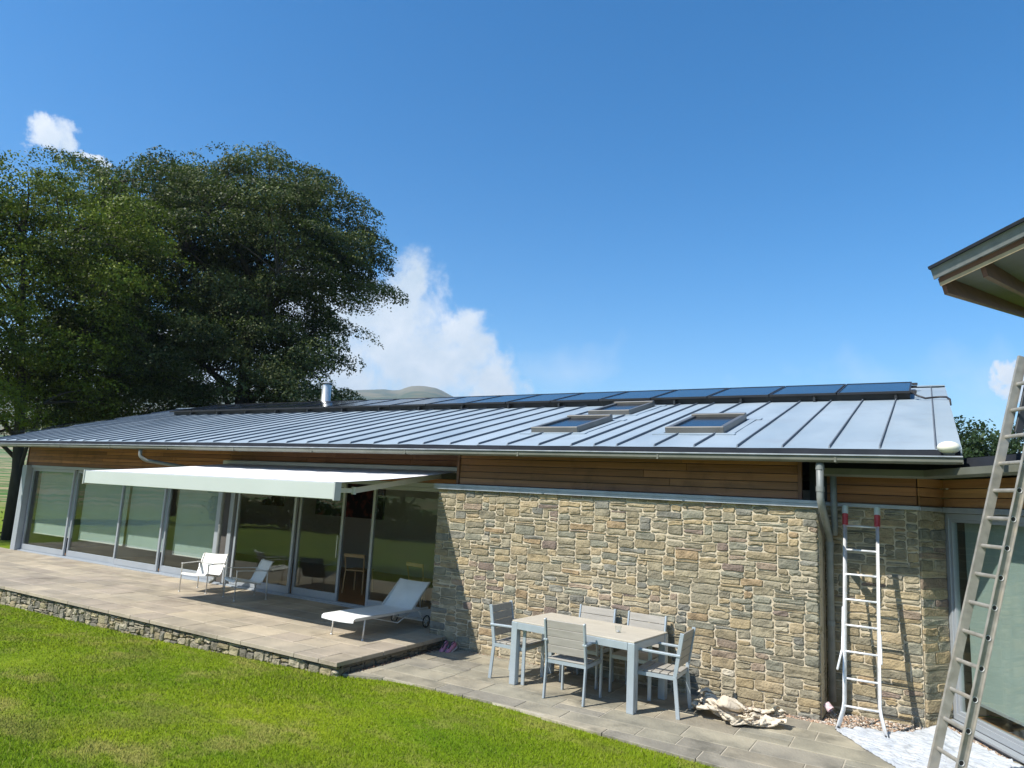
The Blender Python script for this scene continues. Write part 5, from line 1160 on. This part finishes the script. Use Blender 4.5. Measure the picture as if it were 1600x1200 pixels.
51,154,151,53,145,160,53,142,181,58,137,180,64,143,173,69,143,166,74,137,162,79,131,164,84,130,165,89,132,166,95,132,168,99,125,169,99,115,185,95,122,198,93,110,201,97,99,193,103,106,184,106,97,169,111,87,151,114,97,132,
118,121,123,122,140,105,124,163,90,126,178,76,128,193,67,131,200,54,135,198,43,141,192,42,147,186,44,152,177,52,154,161,59,157,173,55,160,183,50,164,173,60,170,176,62,171,194,59,176,195,61,181,193,69,184,204,81,190,208,74,
197,212,82,205,214,89,208,199,109,214,185,113,221,184,114,228,193,123,232,202,137,239,202,141,240,183,148,245,178,156,29,248,146,31,236,138,29,224,153,27,212,159,28,197,158,33,199,167,39,203,173,41,189,169,38,180,179,39,167,174,
43,159,166,48,158,166,53,157,163,57,149,173,58,147,194,64,143,191,69,145,183,75,144,176,81,145,166,85,141,159,87,139,178,93,132,184,98,130,186,103,122,193,101,118,208,94,121,220,99,108,223,104,107,212,107,105,193,111,98,172,
116,97,149,120,104,121,123,124,95,125,145,83,129,166,71,131,179,70,134,189,63,139,199,58,140,180,54,146,165,55,151,156,64,155,169,67,160,168,64,159,185,67,164,190,61,167,185,71,173,190,76,174,205,68,178,204,77,183,217,79,
190,220,85,194,212,97,201,206,106,210,214,103,216,197,117,219,184,127,227,196,139,235,186,138,237,200,155,244,193,152,243,180,166,27,239,160,32,238,158,35,225,156,32,214,165,29,207,173,30,194,180,35,196,183,41,192,186,43,179,180,
41,167,188,43,157,181,46,170,172,50,169,166,53,159,179,58,159,189,64,158,197,70,155,198,76,147,192,82,145,181,87,151,169,92,143,165,94,145,180,98,143,194,98,133,205,102,132,220,96,136,224,97,124,237,102,122,230,107,120,213,
112,114,195,117,104,175,122,111,147,126,119,117,129,137,93,132,151,76,135,164,68,137,176,63,141,190,71,145,191,60,149,177,66,151,164,78,156,158,73,160,169,77,163,178,73,163,189,80,166,200,81,169,205,77,175,204,89,178,218,85,
182,208,94,188,217,96,195,222,106,203,222,104,210,217,116,216,214,118,222,202,130,226,179,131,232,177,146,238,189,160,244,201,165,246,185,172,26,226,165,31,226,172,35,235,172,37,220,180,35,211,188,30,206,195,31,192,198,36,184,195,
41,179,194,45,171,194,45,157,194,48,163,183,51,176,178,55,168,167,59,162,174,63,156,181,70,160,183,77,163,187,83,159,186,88,153,183,94,154,169,99,143,168,103,136,183,102,139,202,100,144,216,99,146,234,99,137,248,103,124,247,
107,121,234,111,113,219,117,113,198,122,119,171,128,125,142,133,133,116,134,152,100,137,165,90,140,176,83,144,171,71,147,188,78,153,190,71,156,177,81,159,165,87,163,162,82,167,170,81,168,182,86,170,193,89,169,202,99,172,214,98,
177,215,102,183,222,103,188,212,111,194,208,110,201,214,116,208,209,126,215,200,129,220,197,141,224,177,144,230,191,154,236,193,174,242,200,181,248,197,176,26,218,176,27,230,183,31,239,185,36,233,194,39,222,203,34,216,206,32,203,210,
33,186,212,38,175,211,42,166,207,47,160,207,51,160,195,54,169,186,58,174,175,61,169,161,64,155,163,70,155,168,78,156,170,84,164,169,89,168,176,93,160,184,98,154,178,104,150,183,106,146,199,106,144,215,103,151,228,104,146,244,
105,135,255,109,122,252,113,123,232,115,124,210,121,132,185,126,139,158,133,143,137,139,150,118,138,170,112,143,167,98,146,166,86,151,176,83,152,187,92,157,190,85,161,179,88,163,170,95,166,166,96,170,173,96,172,183,102,175,191,103,
176,204,106,176,218,119,182,221,119,189,224,120,194,216,122,199,207,127,206,198,125,213,190,133,219,181,146,225,192,158,230,174,162,237,177,168,241,188,188,248,194,192,26,214,188,31,222,192,28,236,201,33,244,208,38,238,210,35,227,218,
32,213,222,33,197,223,38,186,222,43,176,217,48,173,209,52,166,209,56,165,199,60,170,188,64,172,174,68,168,159,72,153,149,80,150,151,85,156,158,91,159,159,94,169,173,96,167,188,99,156,193,101,153,206,105,157,217,109,152,232,
106,134,228,109,135,240,112,137,252,116,126,244,119,127,221,123,139,196,129,142,170,134,153,148,139,162,130,142,158,110,146,174,112,149,177,99,151,166,91,155,173,94,158,182,97,161,187,100,165,186,101,168,179,106,169,169,113,173,177,116,
172,191,119,176,199,124,180,206,113,182,207,131,186,215,137,193,212,140,201,208,146,207,206,144,214,200,149,219,189,157,224,180,166,229,189,171,234,172,182,242,172,185,249,181,187,26,204,199,26,220,204,30,226,213,30,240,224,37,246,230,
39,231,223,36,217,230,37,202,230,38,195,210,42,186,205,47,181,196,51,173,197,57,176,209,62,170,203,66,170,188,70,170,173,76,165,158,80,163,141,88,158,141,89,172,156,96,165,157,100,164,173,102,167,188,99,171,204,104,166,204,
109,164,216,111,145,216,111,130,221,114,139,232,118,144,239,124,136,228,127,137,204,133,145,180,137,155,159,142,159,142,143,157,123,147,159,110,150,161,101,154,154,95,158,160,96,160,169,101,161,179,109,164,185,116,167,190,118,170,180,125,
172,172,134,175,173,126,177,183,119,180,195,122,185,205,114,190,207,123,193,198,138,197,196,153,205,201,159,211,198,163,216,193,169,222,192,175,227,184,185,233,188,191,238,173,199,246,175,202,22,198,203,25,208,214,27,219,225,31,227,235,
35,233,241,42,229,236,42,219,226,39,211,216,42,198,223,46,188,215,51,184,206,52,184,190,56,179,194,61,186,201,67,182,195,73,175,186,78,172,171,84,169,154,87,174,138,93,171,144,94,179,162,101,174,165,98,179,183,100,188,197,
106,187,208,108,169,197,110,155,196,113,140,200,116,140,212,119,150,218,126,154,219,134,147,205,138,145,183,143,147,159,145,144,138,145,162,134,149,165,119,151,169,106,154,159,106,158,152,104,161,158,109,164,165,109,165,172,117,165,182,130,
168,188,140,173,190,138,175,179,142,178,177,133,181,180,118,184,191,114,191,200,110,196,199,124,200,194,139,203,187,154,208,185,169,213,190,180,218,191,191,223,191,200,228,190,207,235,185,213,242,174,216,21,184,212,25,193,221,29,202,231,
32,209,241,37,215,248,43,217,250,42,205,234,44,210,219,42,207,205,45,194,198,50,195,200,56,190,196,55,186,180,60,183,184,65,190,184,72,187,178,75,177,160,81,178,148,86,187,146,93,186,142,97,181,149,100,186,165,103,186,180,
106,182,193,109,198,197,112,182,202,113,169,208,115,160,193,118,147,189,122,151,196,129,153,194,136,164,191,144,162,179,149,152,163,148,148,145,147,151,127,151,155,120,154,165,116,157,173,108,157,163,114,158,151,117,162,155,120,166,160,117,
167,168,131,168,174,145,171,183,153,177,189,155,179,191,139,183,182,130,185,179,112,191,187,109,198,192,112,202,192,125,207,191,142,212,185,156,214,178,171,216,174,189,219,176,207,223,183,220,230,186,226,236,175,229,21,166,217,26,176,225,
30,185,233,34,191,242,39,197,248,46,199,249,48,209,235,48,199,218,48,212,207,46,206,190,49,194,182,55,200,185,59,193,181,57,185,168,63,184,170,68,182,165,73,189,153,81,191,157,86,182,165,91,190,159,98,196,148,103,184,153,
105,190,169,107,179,181,112,195,182,116,195,195,117,184,212,119,164,209,120,166,189,124,161,174,130,157,172,137,167,169,143,161,161,150,171,160,152,160,150,151,157,136,153,145,123,156,158,126,159,170,124,162,170,120,161,159,128,161,148,134,
165,150,131,170,155,127,169,160,143,172,166,152,178,172,156,182,185,150,184,194,136,187,184,123,191,174,110,197,178,110,204,182,117,209,181,130,214,177,144,217,177,161,220,178,179,223,175,194,227,175,210,229,170,226,230,175,243,23,151,210,
28,161,218,33,170,226,37,177,233,43,182,239,45,192,233,53,194,229,53,205,217,54,206,197,54,213,180,52,206,166,57,204,169,63,202,172,59,195,161,59,182,153,65,192,158,70,201,166,77,197,172,84,195,173,90,196,173,96,195,170,
103,201,157,110,194,161,107,173,167,112,180,183,118,186,181,121,186,197,124,173,212,125,164,198,128,172,181,131,173,163,137,168,152,144,176,154,147,162,147,152,175,138,154,168,132,154,152,138,157,155,139,160,168,139,161,179,133,163,171,136,
163,162,144,162,150,151,166,148,145,171,142,138,174,156,135,177,166,140,183,169,144,187,182,139,188,195,126,192,181,123,196,171,125,202,181,133,207,171,133,212,166,145,217,164,160,222,167,170,226,168,184,227,162,202,223,163,217,225,162,235,
25,137,210,30,146,214,35,155,220,40,163,224,44,169,230,49,176,226,53,184,218,58,192,209,60,202,195,61,215,181,57,220,162,58,209,151,63,215,160,64,204,153,59,196,146,64,190,141,69,198,146,75,205,153,81,209,160,87,209,170,
94,207,171,101,200,172,109,204,173,111,181,163,111,169,179,116,173,178,117,177,196,124,176,197,129,173,203,132,172,190,135,178,174,137,182,155,141,172,143,147,174,140,150,173,130,153,173,121,153,164,137,158,166,136,156,171,150,159,180,149,
163,184,141,165,174,149,164,165,158,166,156,164,170,147,160,175,146,151,179,152,140,181,166,130,186,172,129,188,195,134,192,193,122,195,182,134,200,178,143,206,180,144,208,168,152,213,166,166,217,164,177,222,158,183,226,153,193,224,151,211,
223,151,228]
gq = np.array(folds).reshape(-1, 3)/255.0      # surface of the heap, 0..1 in each axis
dd_ = (ax1-ax0); pp_ = Vector((-dd_.y, dd_.x)).normalized(); V = []
for q0_, q1_, q2_ in gq:
    p = ax0+dd_*(q0_*1.06-.03)+pp_*((q1_-.5)*.56); V.append((p.x, p.y, .004+.225*q2_))
F = [(j*61+i, j*61+i+1, (j+1)*61+i+1, (j+1)*61+i) for j in range(40) for i in range(60)]
mb = MB(); mb.add(V, F); o = mb.build('canvas_cloth', M['canvas'], None, smooth=True, centre=True); tag(o, 'crumpled beige canvas drop cloth heaped on the paving by the wall', 'drop cloth')

def trainer(x, y, rzv, lean, label):
    root = empty('trainer', (x, y, 0), rzv, label=label, cat='shoe', group='pair of pink trainers'); root.scale = (.86, .86, .86)
    Tm = Matrix.Rotation(lean, 4, 'X')
    st = [(-.13, .030, .035, .010), (-.10, .040, .055, .010), (-.04, .043, .065, .012), (.02, .036, .085, .012), (.06, .034, .100, .012), (.10, .033, .105, .012), (.128, .024, .095, .014)]
    mb = MB(); mb.T = Tm; V = []; F = []; nseg = 10
    for (yy, w2, hh, zb) in st:
        for k in range(nseg):
            t = 2*math.pi*k/nseg; V.append((w2*math.cos(t), yy, zb+hh*.5+hh*.5*math.sin(t)))
    for i in range(len(st)-1):
        for k in range(nseg): a = i*nseg+k; b = i*nseg+(k+1) % nseg; F.append((a, b, b+nseg, a+nseg))
    F.append(tuple(range(nseg))); F.append(tuple(range((len(st)-1)*nseg, len(st)*nseg))[::-1])
    mb.add(V, F); mb.build('upper', M['pink'], root, smooth=True, fixn=True)
    mb = MB(); mb.T = Tm; P = [(.030, -.13), (.044, -.09), (.046, -.04), (.036, .02), (.036, .09), (.026, .13), (-.026, .13), (-.036, .09), (-.036, .02), (-.046, -.04), (-.044, -.09), (-.030, -.13)]
    mb.prism(P, 0, .018); mb.build('sole', M['sole'], root, fixn=True)
    mb = MB(); mb.T = Tm; mb.tube([(-.024, .05, .112), (0, .03, .104), (.024, .05, .112), (.022, .10, .117), (0, .125, .112), (-.022, .10, .117), (-.024, .05, .112)], .006, 6); mb.tube([(0, .02, .10), (0, -.05, .078)], .012, 6); mb.build('collar', M['black'], root)
    return root
trainer(-6.10, 8.58, math.radians(8), math.radians(22), 'pink trainer nearer the terrace step, tilted against the wall')
trainer(-5.99, 8.60, math.radians(-6), math.radians(22), 'pink trainer nearer the sunlit wall, tilted beside its twin')
bo = empty('plastic_bottle', (-.99, 8.86, .03), 0, label='crushed plastic bottle with purple label leaning in the dark wall recess', cat='bottle')
bt = Matrix.Rotation(math.radians(-48), 4, 'Y') @ Matrix.Rotation(math.radians(-20), 4, 'X')
mb = MB(); mb.T = bt; mb.lathe([(.001, 0), (.036, .004), (.040, .02), (.038, .06), (.041, .09), (.037, .12), (.041, .17), (.038, .20), (.028, .24), (.014, .265), (.013, .285)], (0, 0, 0), 16); mb.build('body', M['clear'], bo, smooth=True)
mb = MB(); mb.T = bt; mb.lathe([(.0425, .09), (.040, .12), (.0425, .165)], (0, 0, 0), 16); mb.build('bottle_label', M['label_col'], bo, smooth=True)
mb = MB(); mb.T = bt; mb.lathe([(.001, .302), (.016, .302), (.016, .283), (.001, .283)], (0, 0, 0), 12); mb.build('cap', M['sole'], bo)

# ------------------------------------------------------------------ interior furniture
def dchair(x, y, rzv, label):
    root = empty('dining_chair', (x, y, .15), rzv, label=label, cat='chair', group='oak dining chairs inside')
    for sx in (-1, 1):
        mb = MB(); mb.tube([(sx*.21, -.23, 0), (sx*.19, -.2, .44)], .014, 8); mb.build('leg', M['oak'], root)
        mb = MB(); mb.tube([(sx*.22, .24, 0), (sx*.20, .20, .44), (sx*.215, .26, .76)], .014, 8); mb.build('leg', M['oak'], root)
    mb = MB(); mb.box(-.22, .22, -.22, .21, .43, .455, .006); mb.build('seat', M['oak'], root)
    mb = MB(); mb.box(-.23, .23, .245, .275, .70, .77, .006); mb.build('back_rail', M['oak'], root)
dchair(-10.05, 11.0, math.radians(195), 'pale wooden dining chair seen through the open sliding door')
dchair(-8.2, 10.75, math.radians(170), 'pale wooden dining chair behind the rightmost pane')
mb = MB(); mb.box(-14.5, -12.1, 13.93, 13.98, 1.45, 2.5); o = mb.build('wall_picture', M['art'], None, centre=True); tag(o, 'large dark picture on the wall behind the open door', 'picture')
mb = MB(); mb.box(-16.7, -15.8, 13.93, 13.98, 1.6, 2.2); o = mb.build('wall_picture', M['rafter'], None, centre=True); tag(o, 'small brown picture on the back wall seen through the left door pane', 'picture')

# ------------------------------------------------------------------ trees
def leaf_mesh(name, cen, nrm_bias, size, shade, mt, parent, rs, aspect=.62):
    n = len(cen); a = rs.normal(0, 1, (n, 3)); a += nrm_bias; a /= np.linalg.norm(a, axis=1)[:, None]
    b = rs.normal(0, 1, (n, 3)); u = np.cross(a, b); u /= np.linalg.norm(u, axis=1)[:, None]+1e-9; v = np.cross(a, u)
    s = size*rs.uniform(.6, 1.25, n)[:, None]
    V = np.stack([cen-u*s, cen-v*s*aspect+u*s*.1, cen+u*s, cen+v*s*aspect+u*s*.1], 1).astype(np.float32)
    me = bpy.data.meshes.new(name); me.vertices.add(4*n); me.vertices.foreach_set('co', V.ravel()); me.loops.add(4*n); me.loops.foreach_set('vertex_index', np.arange(4*n, dtype=np.int32))
    me.polygons.add(n); me.polygons.foreach_set('loop_start', np.arange(n, dtype=np.int32)*4); me.update(calc_edges=True)
    c = np.repeat(np.clip(shade, 0, 1).astype(np.float32), 4); ca = me.color_attributes.new('Col', 'FLOAT_COLOR', 'POINT'); ca.data.foreach_set('color', np.stack([c, c, c, np.ones_like(c)], 1).ravel())
    me.materials.append(mt); o = bpy.data.objects.new(name, me); C.objects.link(o); o.parent = parent; return o
def beech(name, base, height, lobes, nclus, label, mt, seed, trunk_r=.35, leaf=.085, per=260, skirt=True, spray_n=9, branch=True, group=None, zmin=1.8, mind=.62, spread=.62):
    """lobes: ellipsoids (cx,cy,cz,rx,ry,rz) relative to base"""
    rs = np.random.RandomState(seed); root = empty(name, base, 0, label=label, cat='tree', group=group)
    a_ = math.atan2(base[0], base[1]); ca_, sa_ = math.cos(a_), math.sin(a_)
    lobes = [(l[0]*ca_+l[1]*sa_, -l[0]*sa_+l[1]*ca_, *l[2:]) for l in lobes]
    clus = []
    vol = np.array([l[3]*l[4]+l[3]*l[5] for l in lobes]); vol = vol/vol.sum()
    while len(clus) < nclus:
        l = lobes[rs.choice(len(lobes), p=vol)]; d = rs.normal(0, 1, 3); d /= np.linalg.norm(d); rad = rs.uniform(.35, 1.0)**.45
        p = np.array(l[:3])+d*np.array(l[3:])*rad*(1+.16*noise.noise(Vector(d*2.3)+Vector((seed, 0, 0))))
        if p[2] < zmin: continue
        if clus and min(np.linalg.norm(p-c[0]) for c in clus) < mind: continue
        clus.append((p, d))
    tb_ = MB(); top = np.array([l[:3] for l in lobes]).mean(0)
    tpts = [Vector((0, 0, -.3)), Vector((rs.uniform(-.2, .2), rs.uniform(-.2, .2), height*.18)), Vector((top[0]*.3, top[1]*.3, height*.40)), Vector((top[0]*.6, top[1]*.6, height*.62)), Vector((top[0], top[1], height*.88))]
    tb_.tube(tpts, [trunk_r*1.25, trunk_r, trunk_r*.72, trunk_r*.42, .05], 10)
    def tp(t):
        k = t*(len(tpts)-1); i = min(int(k), len(tpts)-2); return tpts[i].lerp(tpts[i+1], k-i)
    mains = []
    for k in range(11):
        t = .22+.6*k/11; a = k*2.4+rs.uniform(-.4, .4); st = tp(t); l = lobes[rs.choice(len(lobes), p=vol)]
        en = Vector((l[0]+math.cos(a)*l[3]*spread, l[1]+math.sin(a)*l[4]*spread, max(3.0, min(height*.95, st.z+rs.uniform(1.5, 4.5)))))
        mid = (st+en)/2+Vector((0, 0, rs.uniform(.3, .9))); pts = arc(st, mid, en, 6); tb_.tube(pts, [trunk_r*(.42-.36*i/6) for i in range(7)], 7); mains.append(pts)
    allp = [(p, 0) for ps in mains for p in ps[2:]]+[(tp(t), 0) for t in (.45, .6, .75, .9)]
    for (p, d) in clus:
        q = Vector(p); o_ = min(allp, key=lambda a: (a[0]-q).length_squared+(4 if a[0].z > q.z else 0))[0]
        mid = (o_+q)/2+Vector((rs.uniform(-.3, .3), rs.uniform(-.3, .3), .25)); tb_.tube(arc(o_, mid, q, 4), [.055, .045, .035, .024, .012], 5, caps=False)
    tb_.build('trunk', M['bark'], root, smooth=True)
    cen = []; shd = []; bias = []
    for (p, d) in clus:
        cs = rs.uniform(.0, .62); out = np.array([d[0], d[1], 0]); out /= (np.linalg.norm(out)+1e-6)
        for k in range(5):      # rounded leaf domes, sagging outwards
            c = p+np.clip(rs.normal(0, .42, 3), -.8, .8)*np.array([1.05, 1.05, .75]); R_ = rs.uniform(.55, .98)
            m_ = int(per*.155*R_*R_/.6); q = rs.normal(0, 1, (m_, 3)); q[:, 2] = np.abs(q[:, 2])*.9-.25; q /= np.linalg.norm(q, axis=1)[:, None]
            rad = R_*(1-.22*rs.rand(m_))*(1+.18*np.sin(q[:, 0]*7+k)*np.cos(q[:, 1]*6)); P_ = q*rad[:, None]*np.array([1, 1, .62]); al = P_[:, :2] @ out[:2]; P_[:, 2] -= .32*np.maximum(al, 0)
            cen.append(c+P_); bias.append(q*1.6+np.array([0, 0, .3])); shd.append(np.clip(cs+rs.uniform(-.15, .15)+.30*q[:, 2]+rs.normal(0, .11, m_), 0, 1))  # dome tops paler, undersides darker: light put into the leaf colour
        for k in range(3):      # looser sprays between them
            c = p+np.clip(rs.normal(0, .5, 3), -.9, .9)*np.array([1.2, 1.2, .7]); m_ = int(per*.06); uv = np.clip(rs.normal(0, .5, (m_, 3)), -1.1, 1.1); L_ = uv*np.array([.75, .75, .15])
            al = (L_[:, :2] @ out[:2]); L_[:, 2] -= .38*al+.20*np.abs(al); cen.append(c+L_); shd.append(np.clip(cs+rs.uniform(-.2, .2)+rs.normal(0, .13, m_), 0, 1)); bias.append(np.tile(np.array([d[0]*.4, d[1]*.4, .9]), (m_, 1)))
    cen = np.concatenate(cen); shd = np.concatenate(shd); bias = np.concatenate(bias)
    leaf_mesh('crown', cen, bias, leaf, shd, mt, root, rs); return len(cen)
tot = 0
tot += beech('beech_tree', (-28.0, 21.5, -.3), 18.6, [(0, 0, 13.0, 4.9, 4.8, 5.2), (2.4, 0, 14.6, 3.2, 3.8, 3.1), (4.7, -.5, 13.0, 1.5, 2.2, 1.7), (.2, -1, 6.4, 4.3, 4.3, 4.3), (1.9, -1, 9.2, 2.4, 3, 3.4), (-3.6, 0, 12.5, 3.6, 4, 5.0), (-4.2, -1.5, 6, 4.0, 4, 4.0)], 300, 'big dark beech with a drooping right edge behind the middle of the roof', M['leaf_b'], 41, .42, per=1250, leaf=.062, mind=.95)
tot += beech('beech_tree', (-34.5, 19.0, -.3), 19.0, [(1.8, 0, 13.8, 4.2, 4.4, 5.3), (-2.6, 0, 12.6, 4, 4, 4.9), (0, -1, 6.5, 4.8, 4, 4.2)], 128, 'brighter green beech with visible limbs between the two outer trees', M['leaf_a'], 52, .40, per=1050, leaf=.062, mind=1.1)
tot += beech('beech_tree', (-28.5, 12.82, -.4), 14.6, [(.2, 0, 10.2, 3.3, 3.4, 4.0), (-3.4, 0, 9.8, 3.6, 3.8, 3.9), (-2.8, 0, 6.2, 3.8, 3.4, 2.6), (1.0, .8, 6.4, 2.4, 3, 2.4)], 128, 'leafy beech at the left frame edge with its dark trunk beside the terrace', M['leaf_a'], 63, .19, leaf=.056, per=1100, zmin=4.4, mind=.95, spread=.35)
print('leaves', tot)
# small trees far right, behind the roofs
def conifer(base, height, rad, label, seed, name='conifer_tree', group='trees behind the low roofs'):
    rs = np.random.RandomState(seed); root = empty(name, base, 0, label=label, cat='tree', group=group)
    mb = MB(); mb.tube([(0, 0, 0), (0, 0, height*.97)], [.16, .02], 7); mb.build('trunk', M['bark'], root)
    cen = []; shd = []; bias = []; k = 0; z = height*.12
    while z < height*.985:
        rr_ = rad*(1-z/height)**.8*rs.uniform(.6, 1.1)+.12
        for b in range(6):
            a = rs.uniform(0, 6.28); m_ = int(55*rr_/rad)+16; t = rs.uniform(.1, 1, m_)*rr_; sp2 = rs.normal(0, .10, (m_, 3))
            c = np.stack([np.cos(a)*t, np.sin(a)*t, z-t*.35+.16*t*t], 1)+sp2; cen.append(c); shd.append(np.clip(rs.uniform(.1, .7)+rs.normal(0, .15, m_), 0, 1)); bias.append(np.tile([0, 0, .8], (m_, 1)))
        z += height*.028
    leaf_mesh('crown', np.concatenate(cen), np.concatenate(bias), .085, np.concatenate(shd), M['conifer'], root, rs, aspect=.4)
def bushy(base, height, rad, label, seed, mt='conifer', group='trees behind the low roofs', name='broadleaf_tree', n=9000, leaf=.10):
    rs = np.random.RandomState(seed); root = empty(name, base, 0, label=label, cat='tree', group=group)
    mb = MB(); mb.tube([(0, 0, 0), (rs.uniform(-.3, .3), 0, height*.5), (0, 0, height*.92)], [.2, .13, .02], 7)
    clus = []
    for k in range(46):
        d = rs.normal(0, 1, 3); d /= np.linalg.norm(d); p = np.array([0, 0, height*.60])+d*np.array([rad, rad, height*.40])*rs.uniform(.45, 1); clus.append(p)
        mb.tube([Vector((0, 0, max(.5, p[2]-rad*.6))), Vector(p)], [.05, .01], 5, caps=False)
    mb.build('trunk', M['bark'], root)
    per = n//46; cen = np.concatenate([p+rs.normal(0, .5, (per, 3))*np.array([.75, .75, .38]) for p in clus]); shd = np.concatenate([np.clip(rs.uniform(.1, .75)+rs.normal(0, .15, per), 0, 1) for _ in clus])
    leaf_mesh('crown', cen, np.array([0, 0, .9]), leaf, shd, M[mt], root, rs)
def polar(px, py, dist):
    d = fw+(px-800)/FPX*r2+(600-py)/FPX*u2; h_ = math.hypot(d.x, d.y); k = dist/h_; return d.x*k, d.y*k, CAMZ+d.z*k
for (px, py, dist, rad, lb, kind, sd) in ((1508, 657, 44, 2.3, 'tall feathery tree just right of the main roof edge', 'b', 1), (1523, 668, 50, 1.0, 'thin pointed conifer rising behind the feathery tree', 'c', 2), (1540, 690, 46, 1.9, 'rounded low tree left of the extension ladder', 'b', 3),
                                        (1562, 676, 42, 1.3, 'dark conifer seen directly left of the ladder rail', 'c', 4), (1590, 655, 36, 2.2, 'dark spruce seen between the ladder rails', 'c', 5), (1480, 690, 52, 2.0, 'low tree half hidden behind the roof verge', 'b', 6)):
    x, y, z = polar(px, py, dist)
    (conifer if kind == 'c' else bushy)((x, y, -1.0), z+1.0, rad, lb, sd)
# hedge and trees behind the photographer (seen in the glass)
hr = np.random.RandomState(77)
root = empty('hedge', (-12, -9, -.2), 0, label='long clipped hedge closing the lawn behind the photographer', cat='hedge')
n = 26000; cen = np.stack([hr.uniform(-26, 26, n), hr.normal(0, .55, n), hr.uniform(0, 1.5, n)], 1); cen[:, 2] *= 1+.25*np.sin(cen[:, 0]*.9)
leaf_mesh('foliage', cen, np.array([0, .5, .6]), .13, np.clip(hr.normal(.4, .2, n), 0, 1), M['hedge'], root, hr)
for i, (x, y, h_, r_) in enumerate([(-34, -22, 11, 4.2), (-24, -27, 13, 4.6), (-13, -25, 9.5, 3.8), (-4, -30, 12, 4.4), (8, -26, 10, 4), (-44, -10, 12, 4.6)]):
    bushy((x, y, -.3), h_, r_, 'garden tree %s behind the hedge, seen only mirrored in the glass' % ['far left', 'tallest', 'small middle', 'broad', 'right-hand', 'outermost'][i], 90+i, mt='leaf_a', group='trees behind the hedge', n=9000, leaf=.2)
# shrub at the left edge below the tree
bushy((-31.5, 11.9, -.5), 1.6, 1.1, 'dark low shrub under the leftmost tree', 120, mt='leaf_b', group=None, name='shrub', n=7000, leaf=.06)

# ------------------------------------------------------------------ haze
hz = MB(); hz.box(-4300, 4300, -4300, 4300, -8, 372)
mt = bpy.data.materials.new('haze'); mt.use_nodes = True; mt.node_tree.nodes.remove(mt.node_tree.nodes['Principled BSDF'])
pv = mt.node_tree.nodes.new('ShaderNodeVolumePrincipled'); pv.inputs['Density'].default_value = .0002; pv.inputs['Color'].default_value = (.72, .83, .95, 1); pv.inputs['Anisotropy'].default_value = 0.2
mt.node_tree.links.new(pv.outputs[0], mt.node_tree.nodes['Material Output'].inputs['Volume'])
o = hz.build('haze', mt, None); o['kind'] = 'stuff'
